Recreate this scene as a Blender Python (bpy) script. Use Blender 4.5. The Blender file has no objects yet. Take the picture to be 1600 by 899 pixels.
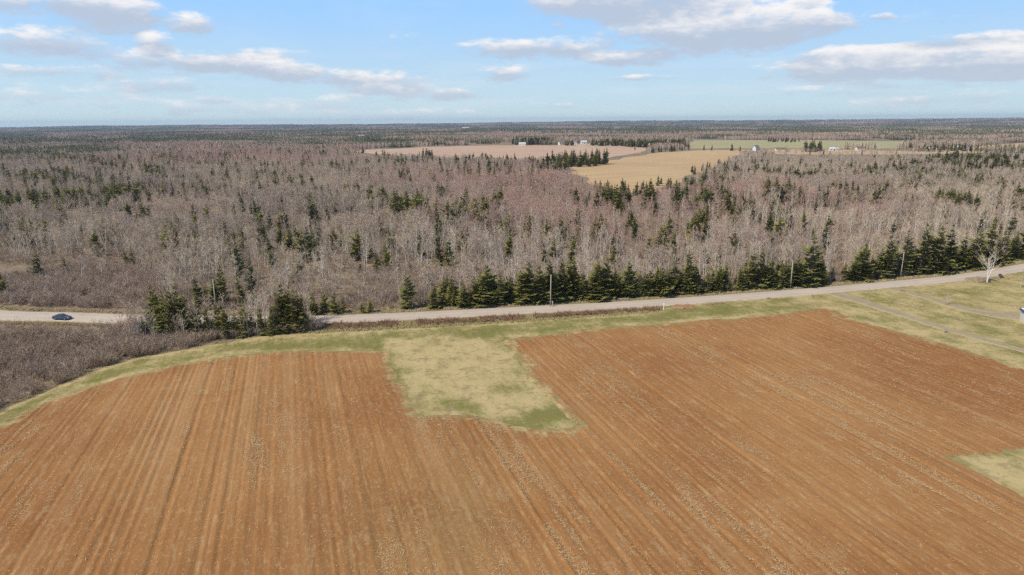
import bpy, math, random
import numpy as np

C = bpy.context.scene.collection
random.seed(7)
rng = np.random.default_rng(11)
R_ = math.radians

# ------------------------------------------------------------------ camera
PITCH, ROLL, FPX, CAMH = R_(13.67), R_(0.42), 1067.0, 46.0
Fw = np.array([0, math.cos(PITCH), -math.sin(PITCH)])
Rt = np.array([1.0, 0, 0]); Up = np.array([0, math.sin(PITCH), math.cos(PITCH)])
CR = Rt * math.cos(ROLL) - Up * math.sin(ROLL)
CU = Up * math.cos(ROLL) + Rt * math.sin(ROLL)
from mathutils import Matrix, Vector
cam = bpy.data.cameras.new('camera'); cam.sensor_width = 36.0
cam.lens = 36.0 * FPX / 1600.0; cam.clip_start = 0.5; cam.clip_end = 60000
camo = bpy.data.objects.new('camera', cam); C.objects.link(camo)
M = Matrix.Identity(4)
for i in range(3):
    M[i][0], M[i][1], M[i][2] = CR[i], CU[i], -Fw[i]
M[2][3] = CAMH
camo.matrix_world = M
bpy.context.scene.camera = camo

# ------------------------------------------------------------------ light
SUN_EL, SUN_AZ = R_(46), R_(-128)        # azimuth from +Y, towards +X; negative is to the left
SUN_STRENGTH, SKY_STRENGTH, EXPOSURE = 3.9, 0.11, 0.2
vs = bpy.context.scene.view_settings
vs.view_transform = 'Standard'; vs.look = 'None'; vs.exposure = EXPOSURE; vs.gamma = 1.0; vs.use_curve_mapping = False
sun = bpy.data.lights.new('sun', 'SUN'); sun.energy = SUN_STRENGTH; sun.angle = R_(1.0); sun.color = (1.0, 0.94, 0.83)
suno = bpy.data.objects.new('sun', sun); C.objects.link(suno)
sd_ = Vector((math.sin(SUN_AZ) * math.cos(SUN_EL), math.cos(SUN_AZ) * math.cos(SUN_EL), math.sin(SUN_EL)))
suno.rotation_euler = sd_.to_track_quat('Z', 'Y').to_euler(); suno.location = (0, 0, 100)

# ------------------------------------------------------------------ node helper
class NT:
    def __init__(s, tree):
        s.t = tree; s.n = tree.nodes; s.l = tree.links
    def set(s, sock, v):
        if isinstance(v, bpy.types.NodeSocket): s.l.new(v, sock)
        elif v is not None: sock.default_value = v
    def math(s, op, a, b=None, c=None, clamp=False):
        n = s.n.new('ShaderNodeMath'); n.operation = op; n.use_clamp = clamp
        for k, v in enumerate((a, b, c)):
            if v is not None: s.set(n.inputs[k], v)
        return n.outputs[0]
    def vmath(s, op, a, b=None):
        n = s.n.new('ShaderNodeVectorMath'); n.operation = op
        s.set(n.inputs[0], a)
        if b is not None: s.set(n.inputs[1], b)
        return n.outputs['Value'] if op in ('DOT_PRODUCT', 'LENGTH') else n.outputs[0]
    def comb(s, x, y, z=0.0):
        n = s.n.new('ShaderNodeCombineXYZ')
        for k, v in enumerate((x, y, z)): s.set(n.inputs[k], v)
        return n.outputs[0]
    def sep(s, v):
        n = s.n.new('ShaderNodeSeparateXYZ'); s.set(n.inputs[0], v); return n.outputs
    def noise(s, vec, scale=1.0, detail=4.0, rough=0.55, dist=0.0):
        n = s.n.new('ShaderNodeTexNoise'); s.set(n.inputs['Vector'], vec)
        n.inputs['Scale'].default_value = scale; n.inputs['Detail'].default_value = detail
        n.inputs['Roughness'].default_value = rough; n.inputs['Distortion'].default_value = dist
        return n.outputs['Fac']
    def mix(s, f, a, b, mode='MIX'):
        n = s.n.new('ShaderNodeMix'); n.data_type = 'RGBA'; n.blend_type = mode
        s.set(n.inputs[0], f)
        for k, v in ((6, a), (7, b)):
            if isinstance(v, tuple) and len(v) == 3: v = v + (1.0,)
            s.set(n.inputs[k], v)
        return n.outputs[2]
    def ramp(s, f, lo, hi, smooth=True):
        n = s.n.new('ShaderNodeMapRange'); n.interpolation_type = 'SMOOTHSTEP' if smooth else 'LINEAR'
        s.set(n.inputs['Value'], f); s.set(n.inputs['From Min'], lo); s.set(n.inputs['From Max'], hi)
        return n.outputs['Result']
    def attr(s, name):
        n = s.n.new('ShaderNodeAttribute'); n.attribute_name = name; return n.outputs['Fac']

def pix_dir(px, py):
    d = Fw + CR * (px - 800) / FPX + CU * (449.5 - py) / FPX
    return d / np.linalg.norm(d)

# ------------------------------------------------------------------ world: daylight sky with fair-weather cumulus
world = bpy.data.worlds.new('World'); bpy.context.scene.world = world; world.use_nodes = True
w = NT(world.node_tree)
for n in list(w.n): w.n.remove(n)
out = w.n.new('ShaderNodeOutputWorld'); bg = w.n.new('ShaderNodeBackground')
bg.inputs['Strength'].default_value = SKY_STRENGTH
sky = w.n.new('ShaderNodeTexSky'); sky.sky_type = 'NISHITA'; sky.sun_disc = False
sky.sun_elevation = SUN_EL; sky.sun_rotation = SUN_AZ
sky.altitude = 50; sky.air_density = 0.8; sky.dust_density = 0.0; sky.ozone_density = 3.0
tc = w.n.new('ShaderNodeTexCoord').outputs['Generated']
dx, dy, dz = w.sep(tc)
az = w.math('ARCTAN2', dx, dy)
el = w.math('ARCSINE', dz)
PER = R_(84)                                   # the cloud field goes on round the whole sky
azw = w.math('WRAP', az, PER / 2, -PER / 2)
p2 = w.comb(azw, el)
pn = w.comb(w.math('MULTIPLY', az, 1.0), w.math('MULTIPLY', el, 2.6))
n1 = w.noise(pn, 14.0, 7.0, 0.62, 0.25)
n2 = w.noise(pn, 42.0, 5.0, 0.6, 0.2)
nn = w.math('ADD', w.math('MULTIPLY', w.math('SUBTRACT', n1, 0.5), 2.9), w.math('MULTIPLY', w.math('SUBTRACT', n2, 0.5), 1.7))
CLOUDS = [  # picture x, y, half width, half height, weight
    (985, 0, 165, 30, 1.5), (1130, 46, 160, 34, 1.5), (1215, 40, 75, 22, 1.0), (835, 76, 112, 16, 1.15), (985, 92, 72, 13, 1.1),
    (792, 116, 42, 14, 1.0), (302, 38, 32, 16, 1.0), (242, 68, 26, 15, 1.1), (280, 96, 100, 17, 1.0), (405, 106, 80, 16, 1.0),
    (490, 119, 70, 15, 0.9), (600, 128, 75, 17, 0.95), (650, 146, 115, 13, 0.7), (70, 68, 75, 20, 1.1), (175, 14, 62, 26, 1.2), (60, 4, 80, 16, .8), (420, 84, 60, 8, .5), (150, 44, 60, 9, .5), (1400, 84, 120, 12, .8),
    (1335, 92, 85, 18, 1.15), (1460, 106, 160, 22, 1.05), (1560, 93, 90, 20, 1.0), (1290, 112, 120, 15, 0.75), (1525, 62, 95, 9, 0.9),
    (1560, 118, 70, 6, 0.7), (250, 131, 70, 13, 0.7), (335, 155, 30, 7, 0.8), (1000, 122, 60, 6, 0.75), (470, 178, 80, 14, 0.45),
    (1410, 163, 80, 9, 0.55), (710, 149, 30, 9, 0.9), (1380, 26, 15, 5, 0.7), (875, 40, 12, 5, 0.7), (1262, 3, 26, 8, 0.8), (90, 112, 90, 10, 0.7), (1010, 168, 40, 5, 0.4), (300, 168, 120, 12, .55), (520, 160, 100, 11, .55), (100, 150, 110, 15, .55), (640, 178, 130, 10, .5), (1330, 141, 130, 9, .5), (1510, 150, 130, 9, .55), (870, 165, 110, 6, .5), (560, 60, 120, 14, .3), (1450, 30, 120, 10, .3)]
S = None; T = None
for (cx, cy, rx, ry, wt) in CLOUDS:
    d = pix_dir(cx, cy); a0 = math.atan2(d[0], d[1]); e0 = math.asin(d[2])
    kx = rx / FPX * 0.98; ky = ry / FPX
    q = w.vmath('MULTIPLY', w.vmath('SUBTRACT', p2, (a0, e0, 0)), (1 / kx, 1 / ky, 0))
    s = w.math('MULTIPLY', w.math('SUBTRACT', 1.0, w.math('MULTIPLY', w.vmath('DOT_PRODUCT', q, q), 0.62), clamp=True), wt)
    v = w.math('MULTIPLY', s, w.sep(q)[1])
    S = s if S is None else w.math('ADD', S, s)
    T = v if T is None else w.math('ADD', T, v)
S1 = w.math('MINIMUM', S, 1.25)
rel = w.math('DIVIDE', T, w.math('MAXIMUM', S, 0.05))            # -1 cloud base .. 1 cloud top
pres = w.ramp(S, 0.0, 0.3)
dens = w.math('MULTIPLY', w.ramp(w.math('ADD', S1, w.math('MULTIPLY', nn, 0.85)), 0.22, 1.15), pres)
# higher up, outside the picture, the same sort of scattered cumulus
hn = w.noise(w.vmath('MULTIPLY', tc, (3.0, 3.0, 5.0)), 1.6, 6.0, 0.6)
high = w.math('MULTIPLY', w.ramp(hn, 0.52, 0.64), w.ramp(el, R_(10.5), R_(15)))
dens = w.math('MINIMUM', w.math('ADD', dens, high), 1.0)
# the lit tops and the grey-blue bases
topf = w.ramp(w.math('ADD', rel, w.math('MULTIPLY', nn, 0.55)), -0.30, 0.85)
# thin veil near the horizon
clo = w.mix(topf, (4.0, 4.6, 5.6), (7.9, 7.6, 7.45))
clo = w.mix(w.ramp(el, 0.0, R_(4.5)), w.mix(0.35, clo, (5.5, 6.6, 7.2)), clo)
hs = w.n.new('ShaderNodeHueSaturation'); hs.inputs['Saturation'].default_value = 1.0; hs.inputs['Value'].default_value = 1.0
w.l.new(sky.outputs[0], hs.inputs['Color'])
low = w.mix(w.ramp(el, R_(0.3), R_(8.5), False), (4.9, 6.2, 6.5), (2.9, 5.1, 8.1))     # moist air near the horizon, all the way round
low = w.mix(w.math('MULTIPLY', w.ramp(w.noise(pn, 7.0, 5, 0.6), 0.45, 0.75), 0.1), low, (6.6, 7.3, 7.8))
veil = w.noise(w.comb(w.math('MULTIPLY', az, 5.0), w.math('MULTIPLY', el, 60.0), 3.0), 1.0, 5, 0.6)
low = w.mix(w.math('MULTIPLY', w.math('MULTIPLY', w.ramp(veil, 0.45, 0.75), w.ramp(el, R_(7.0), R_(2.0))), 0.5), low, (5.6, 6.35, 7.0))
clear = w.mix(w.ramp(el, R_(8), R_(40)), low, hs.outputs[0])
col = w.mix(w.math('MULTIPLY', dens, 0.92), clear, clo)
w.l.new(col, bg.inputs['Color']); w.l.new(bg.outputs[0], out.inputs['Surface'])

sc = bpy.context.scene
sc.cycles.max_bounces = 5; sc.cycles.diffuse_bounces = 2; sc.cycles.glossy_bounces = 2; sc.cycles.transmission_bounces = 3
sc.cycles.volume_bounces = 0; sc.cycles.transparent_max_bounces = 4
sc.cycles.use_denoising = False
try:
    sc.cycles.denoiser = 'OPENIMAGEDENOISE'; sc.cycles.denoising_input_passes = 'RGB_ALBEDO_NORMAL'; sc.cycles.denoising_prefilter = 'ACCURATE'
except Exception: pass
sc.cycles.filter_width = 1.4; sc.cycles.use_adaptive_sampling = True; sc.cycles.adaptive_threshold = 0.025

# ------------------------------------------------------------------ numeric noise
def _h(ix, iy, s):
    n = (ix * 374761393 + iy * 668265263 + s * 982451653) & 0x7fffffff
    n = ((n ^ (n >> 13)) * 1274126177) & 0x7fffffff
    return ((n ^ (n >> 16)) & 0xffff) / 65535.0
def vnoise(x, y, s=0):
    x = np.asarray(x, float); y = np.asarray(y, float)
    ix = np.floor(x).astype(np.int64); iy = np.floor(y).astype(np.int64)
    fx = x - ix; fy = y - iy
    fx = fx * fx * (3 - 2 * fx); fy = fy * fy * (3 - 2 * fy)
    a = _h(ix, iy, s); b = _h(ix + 1, iy, s); c = _h(ix, iy + 1, s); d = _h(ix + 1, iy + 1, s)
    return (a * (1 - fx) + b * fx) * (1 - fy) + (c * (1 - fx) + d * fx) * fy
def fbm(x, y, s=0, o=4):
    t = 0; a = 0.5; n = 0
    for k in range(o):
        t = t + a * vnoise(np.asarray(x) * 2 ** k, np.asarray(y) * 2 ** k, s + k); n += a; a *= 0.5
    return t / n
def sstep(x, a, b):
    t = np.clip((np.asarray(x, float) - a) / (b - a), 0, 1); return t * t * (3 - 2 * t)

# ------------------------------------------------------------------ the lie of the land
def flat(px, py):
    d = pix_dir(px, py); t = -CAMH / d[2]; return d[0] * t, d[1] * t
def poly(pts): return np.array([flat(*p) for p in pts])
def sdist(x, y, P):
    """signed distance to a closed polygon, positive inside"""
    x = np.asarray(x, float); y = np.asarray(y, float)
    best = np.full(x.shape, 1e18); ins = np.zeros(x.shape, bool); n = len(P)
    for i in range(n):
        ax, ay = P[i]; bx, by = P[(i + 1) % n]
        ex, ey = bx - ax, by - ay; L = ex * ex + ey * ey + 1e-12
        t = np.clip(((x - ax) * ex + (y - ay) * ey) / L, 0, 1)
        best = np.minimum(best, (x - ax - t * ex) ** 2 + (y - ay - t * ey) ** 2)
        if ay != by:
            c = ((ay > y) != (by > y)) & (x < ex * (y - ay) / ey + ax); ins ^= c
    return np.where(ins, 1, -1) * np.sqrt(best)
def ldist(x, y, P):
    """distance to an open polyline"""
    x = np.asarray(x, float); y = np.asarray(y, float); best = np.full(x.shape, 1e18)
    for i in range(len(P) - 1):
        ax, ay = P[i]; bx, by = P[i + 1]; ex, ey = bx - ax, by - ay
        t = np.clip(((x - ax) * ex + (y - ay) * ey) / (ex * ex + ey * ey + 1e-12), 0, 1)
        best = np.minimum(best, (x - ax - t * ex) ** 2 + (y - ay - t * ey) ** 2)
    return np.sqrt(best)

ROAD = poly([(-320, 470), (-150, 479), (0, 490.5), (100, 493), (240, 498), (370, 500.5), (500, 499.8), (640, 494.5), (800, 486.3), (1000, 475.5), (1220, 460), (1400, 444.5), (1500, 434.5), (1600, 418.5), (1720, 395), (1850, 372)])
NEAR = np.vstack([poly([(-60, 660), (0, 622), (70, 593), (140, 567), (205, 550), (300, 538), (400, 525), (520, 517.5), (600, 514.5), (800, 503.5), (1030, 487), (1036, 480), (1100, 471.5), (1220, 464.5), (1400, 448.5), (1500, 438.5), (1600, 422.5), (1720, 398), (1850, 375)]),
                  np.array([[260, 200], [200, 60], [160, -60], [-160, -60], [-130, 40]])])
FIELD = np.vstack([poly([(0, 655), (60, 618), (130, 592), (200, 577), (300, 561), (380, 550), (480, 546), (560, 546), (613, 549), (632, 600), (650, 649), (735, 645), (790, 661), (838, 667), (888, 667), (837, 606), (775, 530), (850, 522), (950, 511), (1050, 503.5), (1150, 495.5), (1250, 486), (1292, 482), (1350, 502), (1440, 527), (1600, 574)]),
                   np.array([[125, 70], [140, -40], [-140, -40], [-105, 60]])])
PATCH = poly([(600, 530), (613, 549), (632, 600), (650, 649), (735, 645), (790, 661), (838, 667), (888, 667), (837, 606), (775, 530)])
BRUSH = poly([(-250, 484), (0, 495.5), (120, 498), (230, 502), (215, 556), (150, 573), (70, 601), (0, 632), (-120, 705), (-330, 640)])
CLEAR = poly([(500, 470), (520, 428), (600, 418), (720, 424), (740, 450), (640, 462), (560, 470)])
SHRUBS_FAR = poly([(-150, 478), (-100, 418), (40, 415), (150, 425), (245, 440), (250, 480), (120, 484), (0, 482)])
FAR_FIELDS = {
    'stubble_field': poly([(880, 270.5), (913, 259), (947, 252), (984, 243), (1031, 238.4), (1110, 236.8), (1166, 237), (1139, 248), (1110, 261), (1083, 273), (1052, 291), (1023, 300), (975, 299), (930, 290), (905, 276)]),
    'hay_field': poly([(540, 238), (565, 234), (660, 228.5), (740, 228), (860, 228.5), (930, 226), (1020, 231.5), (1005, 237), (965, 242), (900, 250), (800, 249), (700, 245), (600, 242)]),
    'pasture': poly([(1072, 234.5), (1082, 219), (1215, 217.2), (1300, 219.5), (1420, 219), (1600, 218), (1420, 224), (1400, 231), (1290, 234), (1180, 235.2)]),
    'orange_field': poly([(1205, 242), (1200, 236.5), (1300, 235.6), (1430, 236), (1500, 233), (1585, 222), (1760, 220), (1760, 234), (1600, 237), (1500, 241), (1400, 242)]),
}

def height(x, y):
    x = np.asarray(x, float); y = np.asarray(y, float)
    r = np.hypot(x, y)
    z = (2.2 * np.sin(x / 95 + 1.1) * np.cos(y / 120 + .4) + 1.6 * np.sin((x + y) / 210)) * sstep(y, 290, 620)
    hol = np.exp(-(((x + 128) / 42) ** 2 + ((y - 122) / 26) ** 2)) + 0.12 * np.exp(-(((x + 82) / 22) ** 2 + ((y - 143) / 9) ** 2))
    z = z - 6.0 * np.minimum(hol, 1.0)
    az_ = np.degrees(np.arctan2(x, y))
    z = z + sstep(r, 5500, 9200) * (36 + 26 * (fbm(x / 1700 + 3, y / 1700, 13, 3) - .5) - 16 * sstep(-az_, 0, 30))      # low wooded ridges
    z = z + 30 * (fbm(x / 2300 + 7, y / 1500, 3, 3) - .62) * sstep(r, 1700, 4000)
    return z - r * r / 12.74e6
def hz(x, y): return float(height(np.array([x]), np.array([y]))[0])
def ground_at(px, py):
    d = pix_dir(px, py); t = -CAMH / d[2]
    for _ in range(4):
        t = (hz(d[0] * t, d[1] * t) - CAMH) / d[2]
    return d[0] * t, d[1] * t
def project(x, y, z):
    v = np.stack([np.asarray(x, float), np.asarray(y, float), np.asarray(z, float) - CAMH], -1)
    dep = v @ Fw
    return 800 + FPX * (v @ CR) / dep, 449.5 - FPX * (v @ CU) / dep, dep

# ------------------------------------------------------------------ materials
MATS = {}
def material(name, rough=0.9, spec=0.2):
    m = bpy.data.materials.new(name); m.use_nodes = True; t = NT(m.node_tree)
    b = t.n['Principled BSDF']; b.inputs['Roughness'].default_value = rough
    b.inputs['Specular IOR Level'].default_value = spec
    MATS[name] = m
    return m, t, b
def gpos(t):
    g = t.n.new('ShaderNodeNewGeometry'); return g.outputs['Position']
def scaled(t, vec, sx, sy, sz=1.0): return t.vmath('MULTIPLY', vec, (sx, sy, sz))
def bump(t, b, h, strength, dist):
    n = t.n.new('ShaderNodeBump'); n.inputs['Strength'].default_value = strength; n.inputs['Distance'].default_value = dist
    t.l.new(h, n.inputs['Height']); t.l.new(n.outputs[0], b.inputs['Normal'])
def plain(name, c, rough=0.7, var=0.12, scale=3.0, spec=0.25, metal=0.0):
    m, t, b = material(name, rough, spec)
    tcn = t.n.new('ShaderNodeTexCoord').outputs['Object']
    n = t.noise(tcn, scale, 4)
    c2 = tuple(max(0, k * (1 - 2 * var)) for k in c)
    t.l.new(t.mix(t.ramp(n, 0.3, 0.7), c, c2), b.inputs['Base Color']); b.inputs['Metallic'].default_value = metal
    return m
def foliage(name, c1, c2, rough=0.85, trans=0.0):
    """leaf, twig and bark colours that differ from tree to tree and through the crown"""
    m, t, b = material(name, rough, 0.1)
    oi = t.n.new('ShaderNodeObjectInfo')
    n = t.noise(gpos(t), 0.55, 3)
    f = t.math('ADD', t.math('MULTIPLY', oi.outputs['Random'], 0.6), t.math('MULTIPLY', t.ramp(n, 0.3, 0.7), 0.4))
    t.l.new(t.mix(f, c1, c2), b.inputs['Base Color'])
    return m

m, t, b = material('forest_floor', 0.95, 0.1)
g = gpos(t)
a1 = t.noise(g, 0.05, 6, 0.6); a2 = t.noise(g, 0.7, 5, 0.65); a3 = t.noise(g, 0.006, 4)
c = t.mix(t.ramp(a1, 0.35, 0.65), (0.25, 0.18, 0.115), (0.31, 0.24, 0.145))
c = t.mix(t.ramp(a2, 0.4, 0.7), c, (0.14, 0.105, 0.075))
c = t.mix(t.math('MULTIPLY', t.ramp(a3, 0.5, 0.7), 0.5), c, (0.17, 0.12, 0.11))
t.l.new(c, b.inputs['Base Color']); bump(t, b, a2, 0.5, 0.3)

ROWA = R_(-17.7)
UX, UY = math.cos(ROWA), -math.sin(ROWA)           # across the rows
VX, VY = math.sin(ROWA), math.cos(ROWA)            # along the rows
def rowcoords(t, g):
    u = t.vmath('DOT_PRODUCT', g, (UX, UY, 0)); v = t.vmath('DOT_PRODUCT', g, (VX, VY, 0)); return u, v

m, t, b = material('ploughed_soil', 0.95, 0.1)
g = gpos(t); u, v = rowcoords(t, g)
s1 = t.noise(t.comb(t.math('MULTIPLY', u, 2.4), t.math('MULTIPLY', v, 0.05)), 1.0, 5, 0.65)
s2 = t.noise(t.comb(t.math('MULTIPLY', u, 0.22), t.math('MULTIPLY', v, 0.012), 4.0), 1.0, 4, 0.6)
s3 = t.noise(g, 0.03, 4, 0.55)
s4 = t.noise(g, 3.5, 4, 0.7)
s5 = t.noise(t.comb(t.math('MULTIPLY', u, 2.6), t.math('MULTIPLY', v, 1.1), 9.0), 1.0, 5, 0.7)
s6 = t.noise(t.comb(t.math('MULTIPLY', u, 1.2), t.math('MULTIPLY', v, 0.22), 15.0), 1.0, 6, 0.72)
c = t.mix(t.ramp(t.math('ADD', t.math('MULTIPLY', s3, 0.6), t.math('MULTIPLY', t.noise(g, 0.011, 5, 0.6), 0.4)), 0.38, 0.60), (0.262, 0.112, 0.036), (0.345, 0.170, 0.062))
c = t.mix(t.math('MULTIPLY', t.ramp(s1, 0.52, 0.72), 0.6), c, (0.20, 0.085, 0.026))
c = t.mix(t.math('MULTIPLY', t.ramp(s1, 0.46, 0.28), 0.30), c, (0.43, 0.235, 0.105))
c = t.mix(t.math('MULTIPLY', t.ramp(s2, 0.5, 0.72), 0.35), c, (0.42, 0.255, 0.12))
c = t.mix(t.math('MULTIPLY', t.ramp(s6, 0.50, 0.72), 0.50), c, (0.47, 0.33, 0.175))
c = t.mix(t.math('MULTIPLY', t.ramp(s5, 0.52, 0.70), 0.45), c, (0.50, 0.35, 0.19))
c = t.mix(t.math('MULTIPLY', t.ramp(s4, 0.5, 0.75), 0.35), c, (0.20, 0.085, 0.035))
c = t.mix(t.math('MULTIPLY', t.math('MULTIPLY', t.attr('sprout'), 0.55), t.ramp(s5, 0.36, 0.6)), c, (0.29, 0.225, 0.10))
rimf = t.ramp(t.math('ADD', t.attr('rim'), t.math('MULTIPLY', t.math('SUBTRACT', t.noise(g, 0.7, 5, 0.7), 0.5), 2.0)), 0.55, 0.95)
c = t.mix(t.math('MULTIPLY', rimf, 0.8), c, t.mix(t.ramp(t.noise(g, 0.25, 4), 0.4, 0.62), (0.25, 0.205, 0.085), (0.45, 0.35, 0.17)))
t.l.new(c, b.inputs['Base Color']); bump(t, b, s4, 0.7, 0.08)

def grass_mat(name, green, dry, rowed=False):
    m, t, b = material(name, 0.95, 0.1)
    g = gpos(t)
    a1 = t.noise(g, 0.12, 5, 0.62); a2 = t.noise(g, 1.3, 5, 0.7)
    u, v = rowcoords(t, g)
    a3 = t.noise(t.comb(t.math('MULTIPLY', u, 0.9), t.math('MULTIPLY', v, 0.09)), 1.0, 4, 0.6)
    f = t.math('ADD', t.attr('dry'), t.math('ADD', t.math('MULTIPLY', t.math('SUBTRACT', a1, 0.5), 2.1),
               t.math('ADD', t.math('MULTIPLY', t.math('SUBTRACT', a2, 0.5), 1.4), t.math('MULTIPLY', t.math('SUBTRACT', a3, 0.5), 0.7))))
    c = t.mix(t.ramp(f, 0.12, 0.9), green, dry)
    c = t.mix(t.math('MULTIPLY', t.ramp(t.noise(g, 0.33, 6, 0.7), 0.48, 0.66), 0.65), c, (0.225, 0.17, 0.085))
    c = t.mix(t.math('MULTIPLY', t.ramp(a2, 0.5, 0.72), 0.5), c, (0.15, 0.125, 0.055))
    t.l.new(c, b.inputs['Base Color']); bump(t, b, a2, 0.6, 0.12)
    return m
grass_mat('verge_grass', (0.19, 0.175, 0.048), (0.475, 0.365, 0.175))

m, t, b = material('chip_seal', 0.9, 0.2)
g = gpos(t)
a1 = t.noise(g, 6.0, 4, 0.7); a2 = t.noise(g, 0.09, 5, 0.6); e = t.attr('edge')
c = t.mix(t.ramp(a2, 0.3, 0.7), (0.50, 0.405, 0.31), (0.55, 0.455, 0.36))
c = t.mix(t.math('MULTIPLY', t.ramp(a1, 0.45, 0.7), 0.25), c, (0.30, 0.24, 0.20))
c = t.mix(t.ramp(t.math('ADD', e, t.math('MULTIPLY', t.math('SUBTRACT', t.noise(g, 0.8, 4), 0.5), 0.5)), 0.72, 0.95), c, (0.36, 0.27, 0.18))
c = t.mix(t.math('MULTIPLY', t.ramp(t.noise(g, 0.22, 6, 0.75), 0.54, 0.66), 0.35), c, (0.30, 0.25, 0.205))
c = t.mix(t.math('MULTIPLY', t.attr('track'), 0.35), c, (0.31, 0.265, 0.225))
t.l.new(c, b.inputs['Base Color'])

m, t, b = material('gravel_track', 0.95, 0.1)
g = gpos(t)
a1 = t.noise(g, 4.0, 4, 0.7); a2 = t.noise(g, 0.35, 5, 0.65)
c = t.mix(t.ramp(a2, 0.35, 0.65), (0.31, 0.24, 0.175), (0.37, 0.295, 0.20))
c = t.mix(t.math('MULTIPLY', t.ramp(a1, 0.45, 0.7), 0.4), c, (0.19, 0.145, 0.11))
c = t.mix(t.ramp(t.math('ADD', t.attr('edge'), t.math('MULTIPLY', t.math('SUBTRACT', a2, 0.5), 1.2)), 0.25, 0.85), c, (0.38, 0.315, 0.15))
t.l.new(c, b.inputs['Base Color'])

def far_field_mat(name, c1, c2, ang):
    m, t, b = material(name, 0.95, 0.1)
    g = gpos(t)
    u = t.vmath('DOT_PRODUCT', g, (math.cos(ang), math.sin(ang), 0)); v = t.vmath('DOT_PRODUCT', g, (-math.sin(ang), math.cos(ang), 0))
    a1 = t.noise(t.comb(t.math('MULTIPLY', u, 0.16), t.math('MULTIPLY', v, 0.006)), 1.0, 4, 0.6); a2 = t.noise(g, 0.012, 5, 0.6)
    f = t.math('ADD', t.math('MULTIPLY', a1, 0.6), t.math('MULTIPLY', a2, 0.5))
    t.l.new(t.mix(t.ramp(f, 0.38, 0.72), c1, c2), b.inputs['Base Color'])
far_field_mat('stubble_field', (0.50, 0.36, 0.19), (0.45, 0.285, 0.15), R_(-52))
far_field_mat('hay_field', (0.50, 0.36, 0.245), (0.45, 0.285, 0.20), R_(80))
far_field_mat('pasture', (0.33, 0.30, 0.15), (0.39, 0.335, 0.18), R_(20))
far_field_mat('orange_field', (0.46, 0.30, 0.17), (0.50, 0.355, 0.21), R_(70))

foliage('spruce_needles', (0.125, 0.130, 0.034), (0.25, 0.225, 0.060))
foliage('olive_needles', (0.17, 0.16, 0.042), (0.29, 0.25, 0.07))
foliage('blue_needles', (0.095, 0.108, 0.048), (0.155, 0.155, 0.068))
foliage('birch_bark', (0.68, 0.63, 0.56), (0.52, 0.46, 0.40))
foliage('grey_bark', (0.48, 0.405, 0.32), (0.33, 0.27, 0.22))
foliage('spruce_bark', (0.20, 0.16, 0.13), (0.14, 0.11, 0.09))
foliage('tan_twigs', (0.68, 0.54, 0.385), (0.42, 0.325, 0.235))
foliage('red_twigs', (0.57, 0.36, 0.285), (0.39, 0.245, 0.20))
foliage('mauve_twigs', (0.53, 0.415, 0.335), (0.32, 0.245, 0.205))
foliage('brush_twigs', (0.45, 0.335, 0.24), (0.29, 0.21, 0.155))
foliage('rust_twigs', (0.37, 0.215, 0.135), (0.28, 0.165, 0.11))
foliage('green_blades', (0.17, 0.185, 0.06), (0.24, 0.235, 0.085))
foliage('dry_blades', (0.54, 0.44, 0.22), (0.42, 0.33, 0.16))
foliage('straw', (0.64, 0.475, 0.27), (0.50, 0.345, 0.175))
plain('pole_wood', (0.42, 0.37, 0.31), 0.85, 0.2, 2.0)
plain('weathered_wood', (0.40, 0.34, 0.28), 0.9, 0.2, 3.0)
plain('white_siding', (0.66, 0.65, 0.62), 0.7, 0.05, 0.6)
plain('cream_siding', (0.62, 0.58, 0.48), 0.7, 0.06, 0.6)
plain('red_siding', (0.32, 0.10, 0.07), 0.8, 0.1, 0.6)
plain('grey_shingle', (0.20, 0.195, 0.19), 0.85, 0.15, 0.8)
plain('brown_shingle', (0.19, 0.13, 0.10), 0.85, 0.15, 0.8)
plain('metal_roof', (0.55, 0.57, 0.60), 0.5, 0.08, 0.5)
plain('blue_metal', (0.05, 0.10, 0.26), 0.45, 0.1, 1.0)
plain('window_glass', (0.05, 0.06, 0.07), 0.12, 0.05, 1.0, 0.6)
plain('car_paint', (0.045, 0.07, 0.115), 0.25, 0.04, 1.0, 0.6)
plain('rubber', (0.02, 0.02, 0.02), 0.9, 0.1)
plain('alloy', (0.5, 0.5, 0.52), 0.35, 0.05, 1.0, 0.5, 0.8)
plain('lamp_lens', (0.8, 0.8, 0.78), 0.15, 0.02, 1.0, 0.6)
plain('red_lens', (0.35, 0.02, 0.02), 0.2, 0.02, 1.0, 0.6)
plain('white_plastic', (0.8, 0.8, 0.78), 0.5, 0.05)
plain('porcelain', (0.30, 0.26, 0.22), 0.3, 0.05)
plain('wire', (0.05, 0.05, 0.05), 0.6, 0.05)
plain('red_soil', (0.40, 0.21, 0.11), 0.95, 0.15, 1.2)
plain('ditch_shade_tone', (0.11, 0.085, 0.065), 0.95, 0.2)  # dark brown that stands for the shade in the ditch hole

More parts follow.
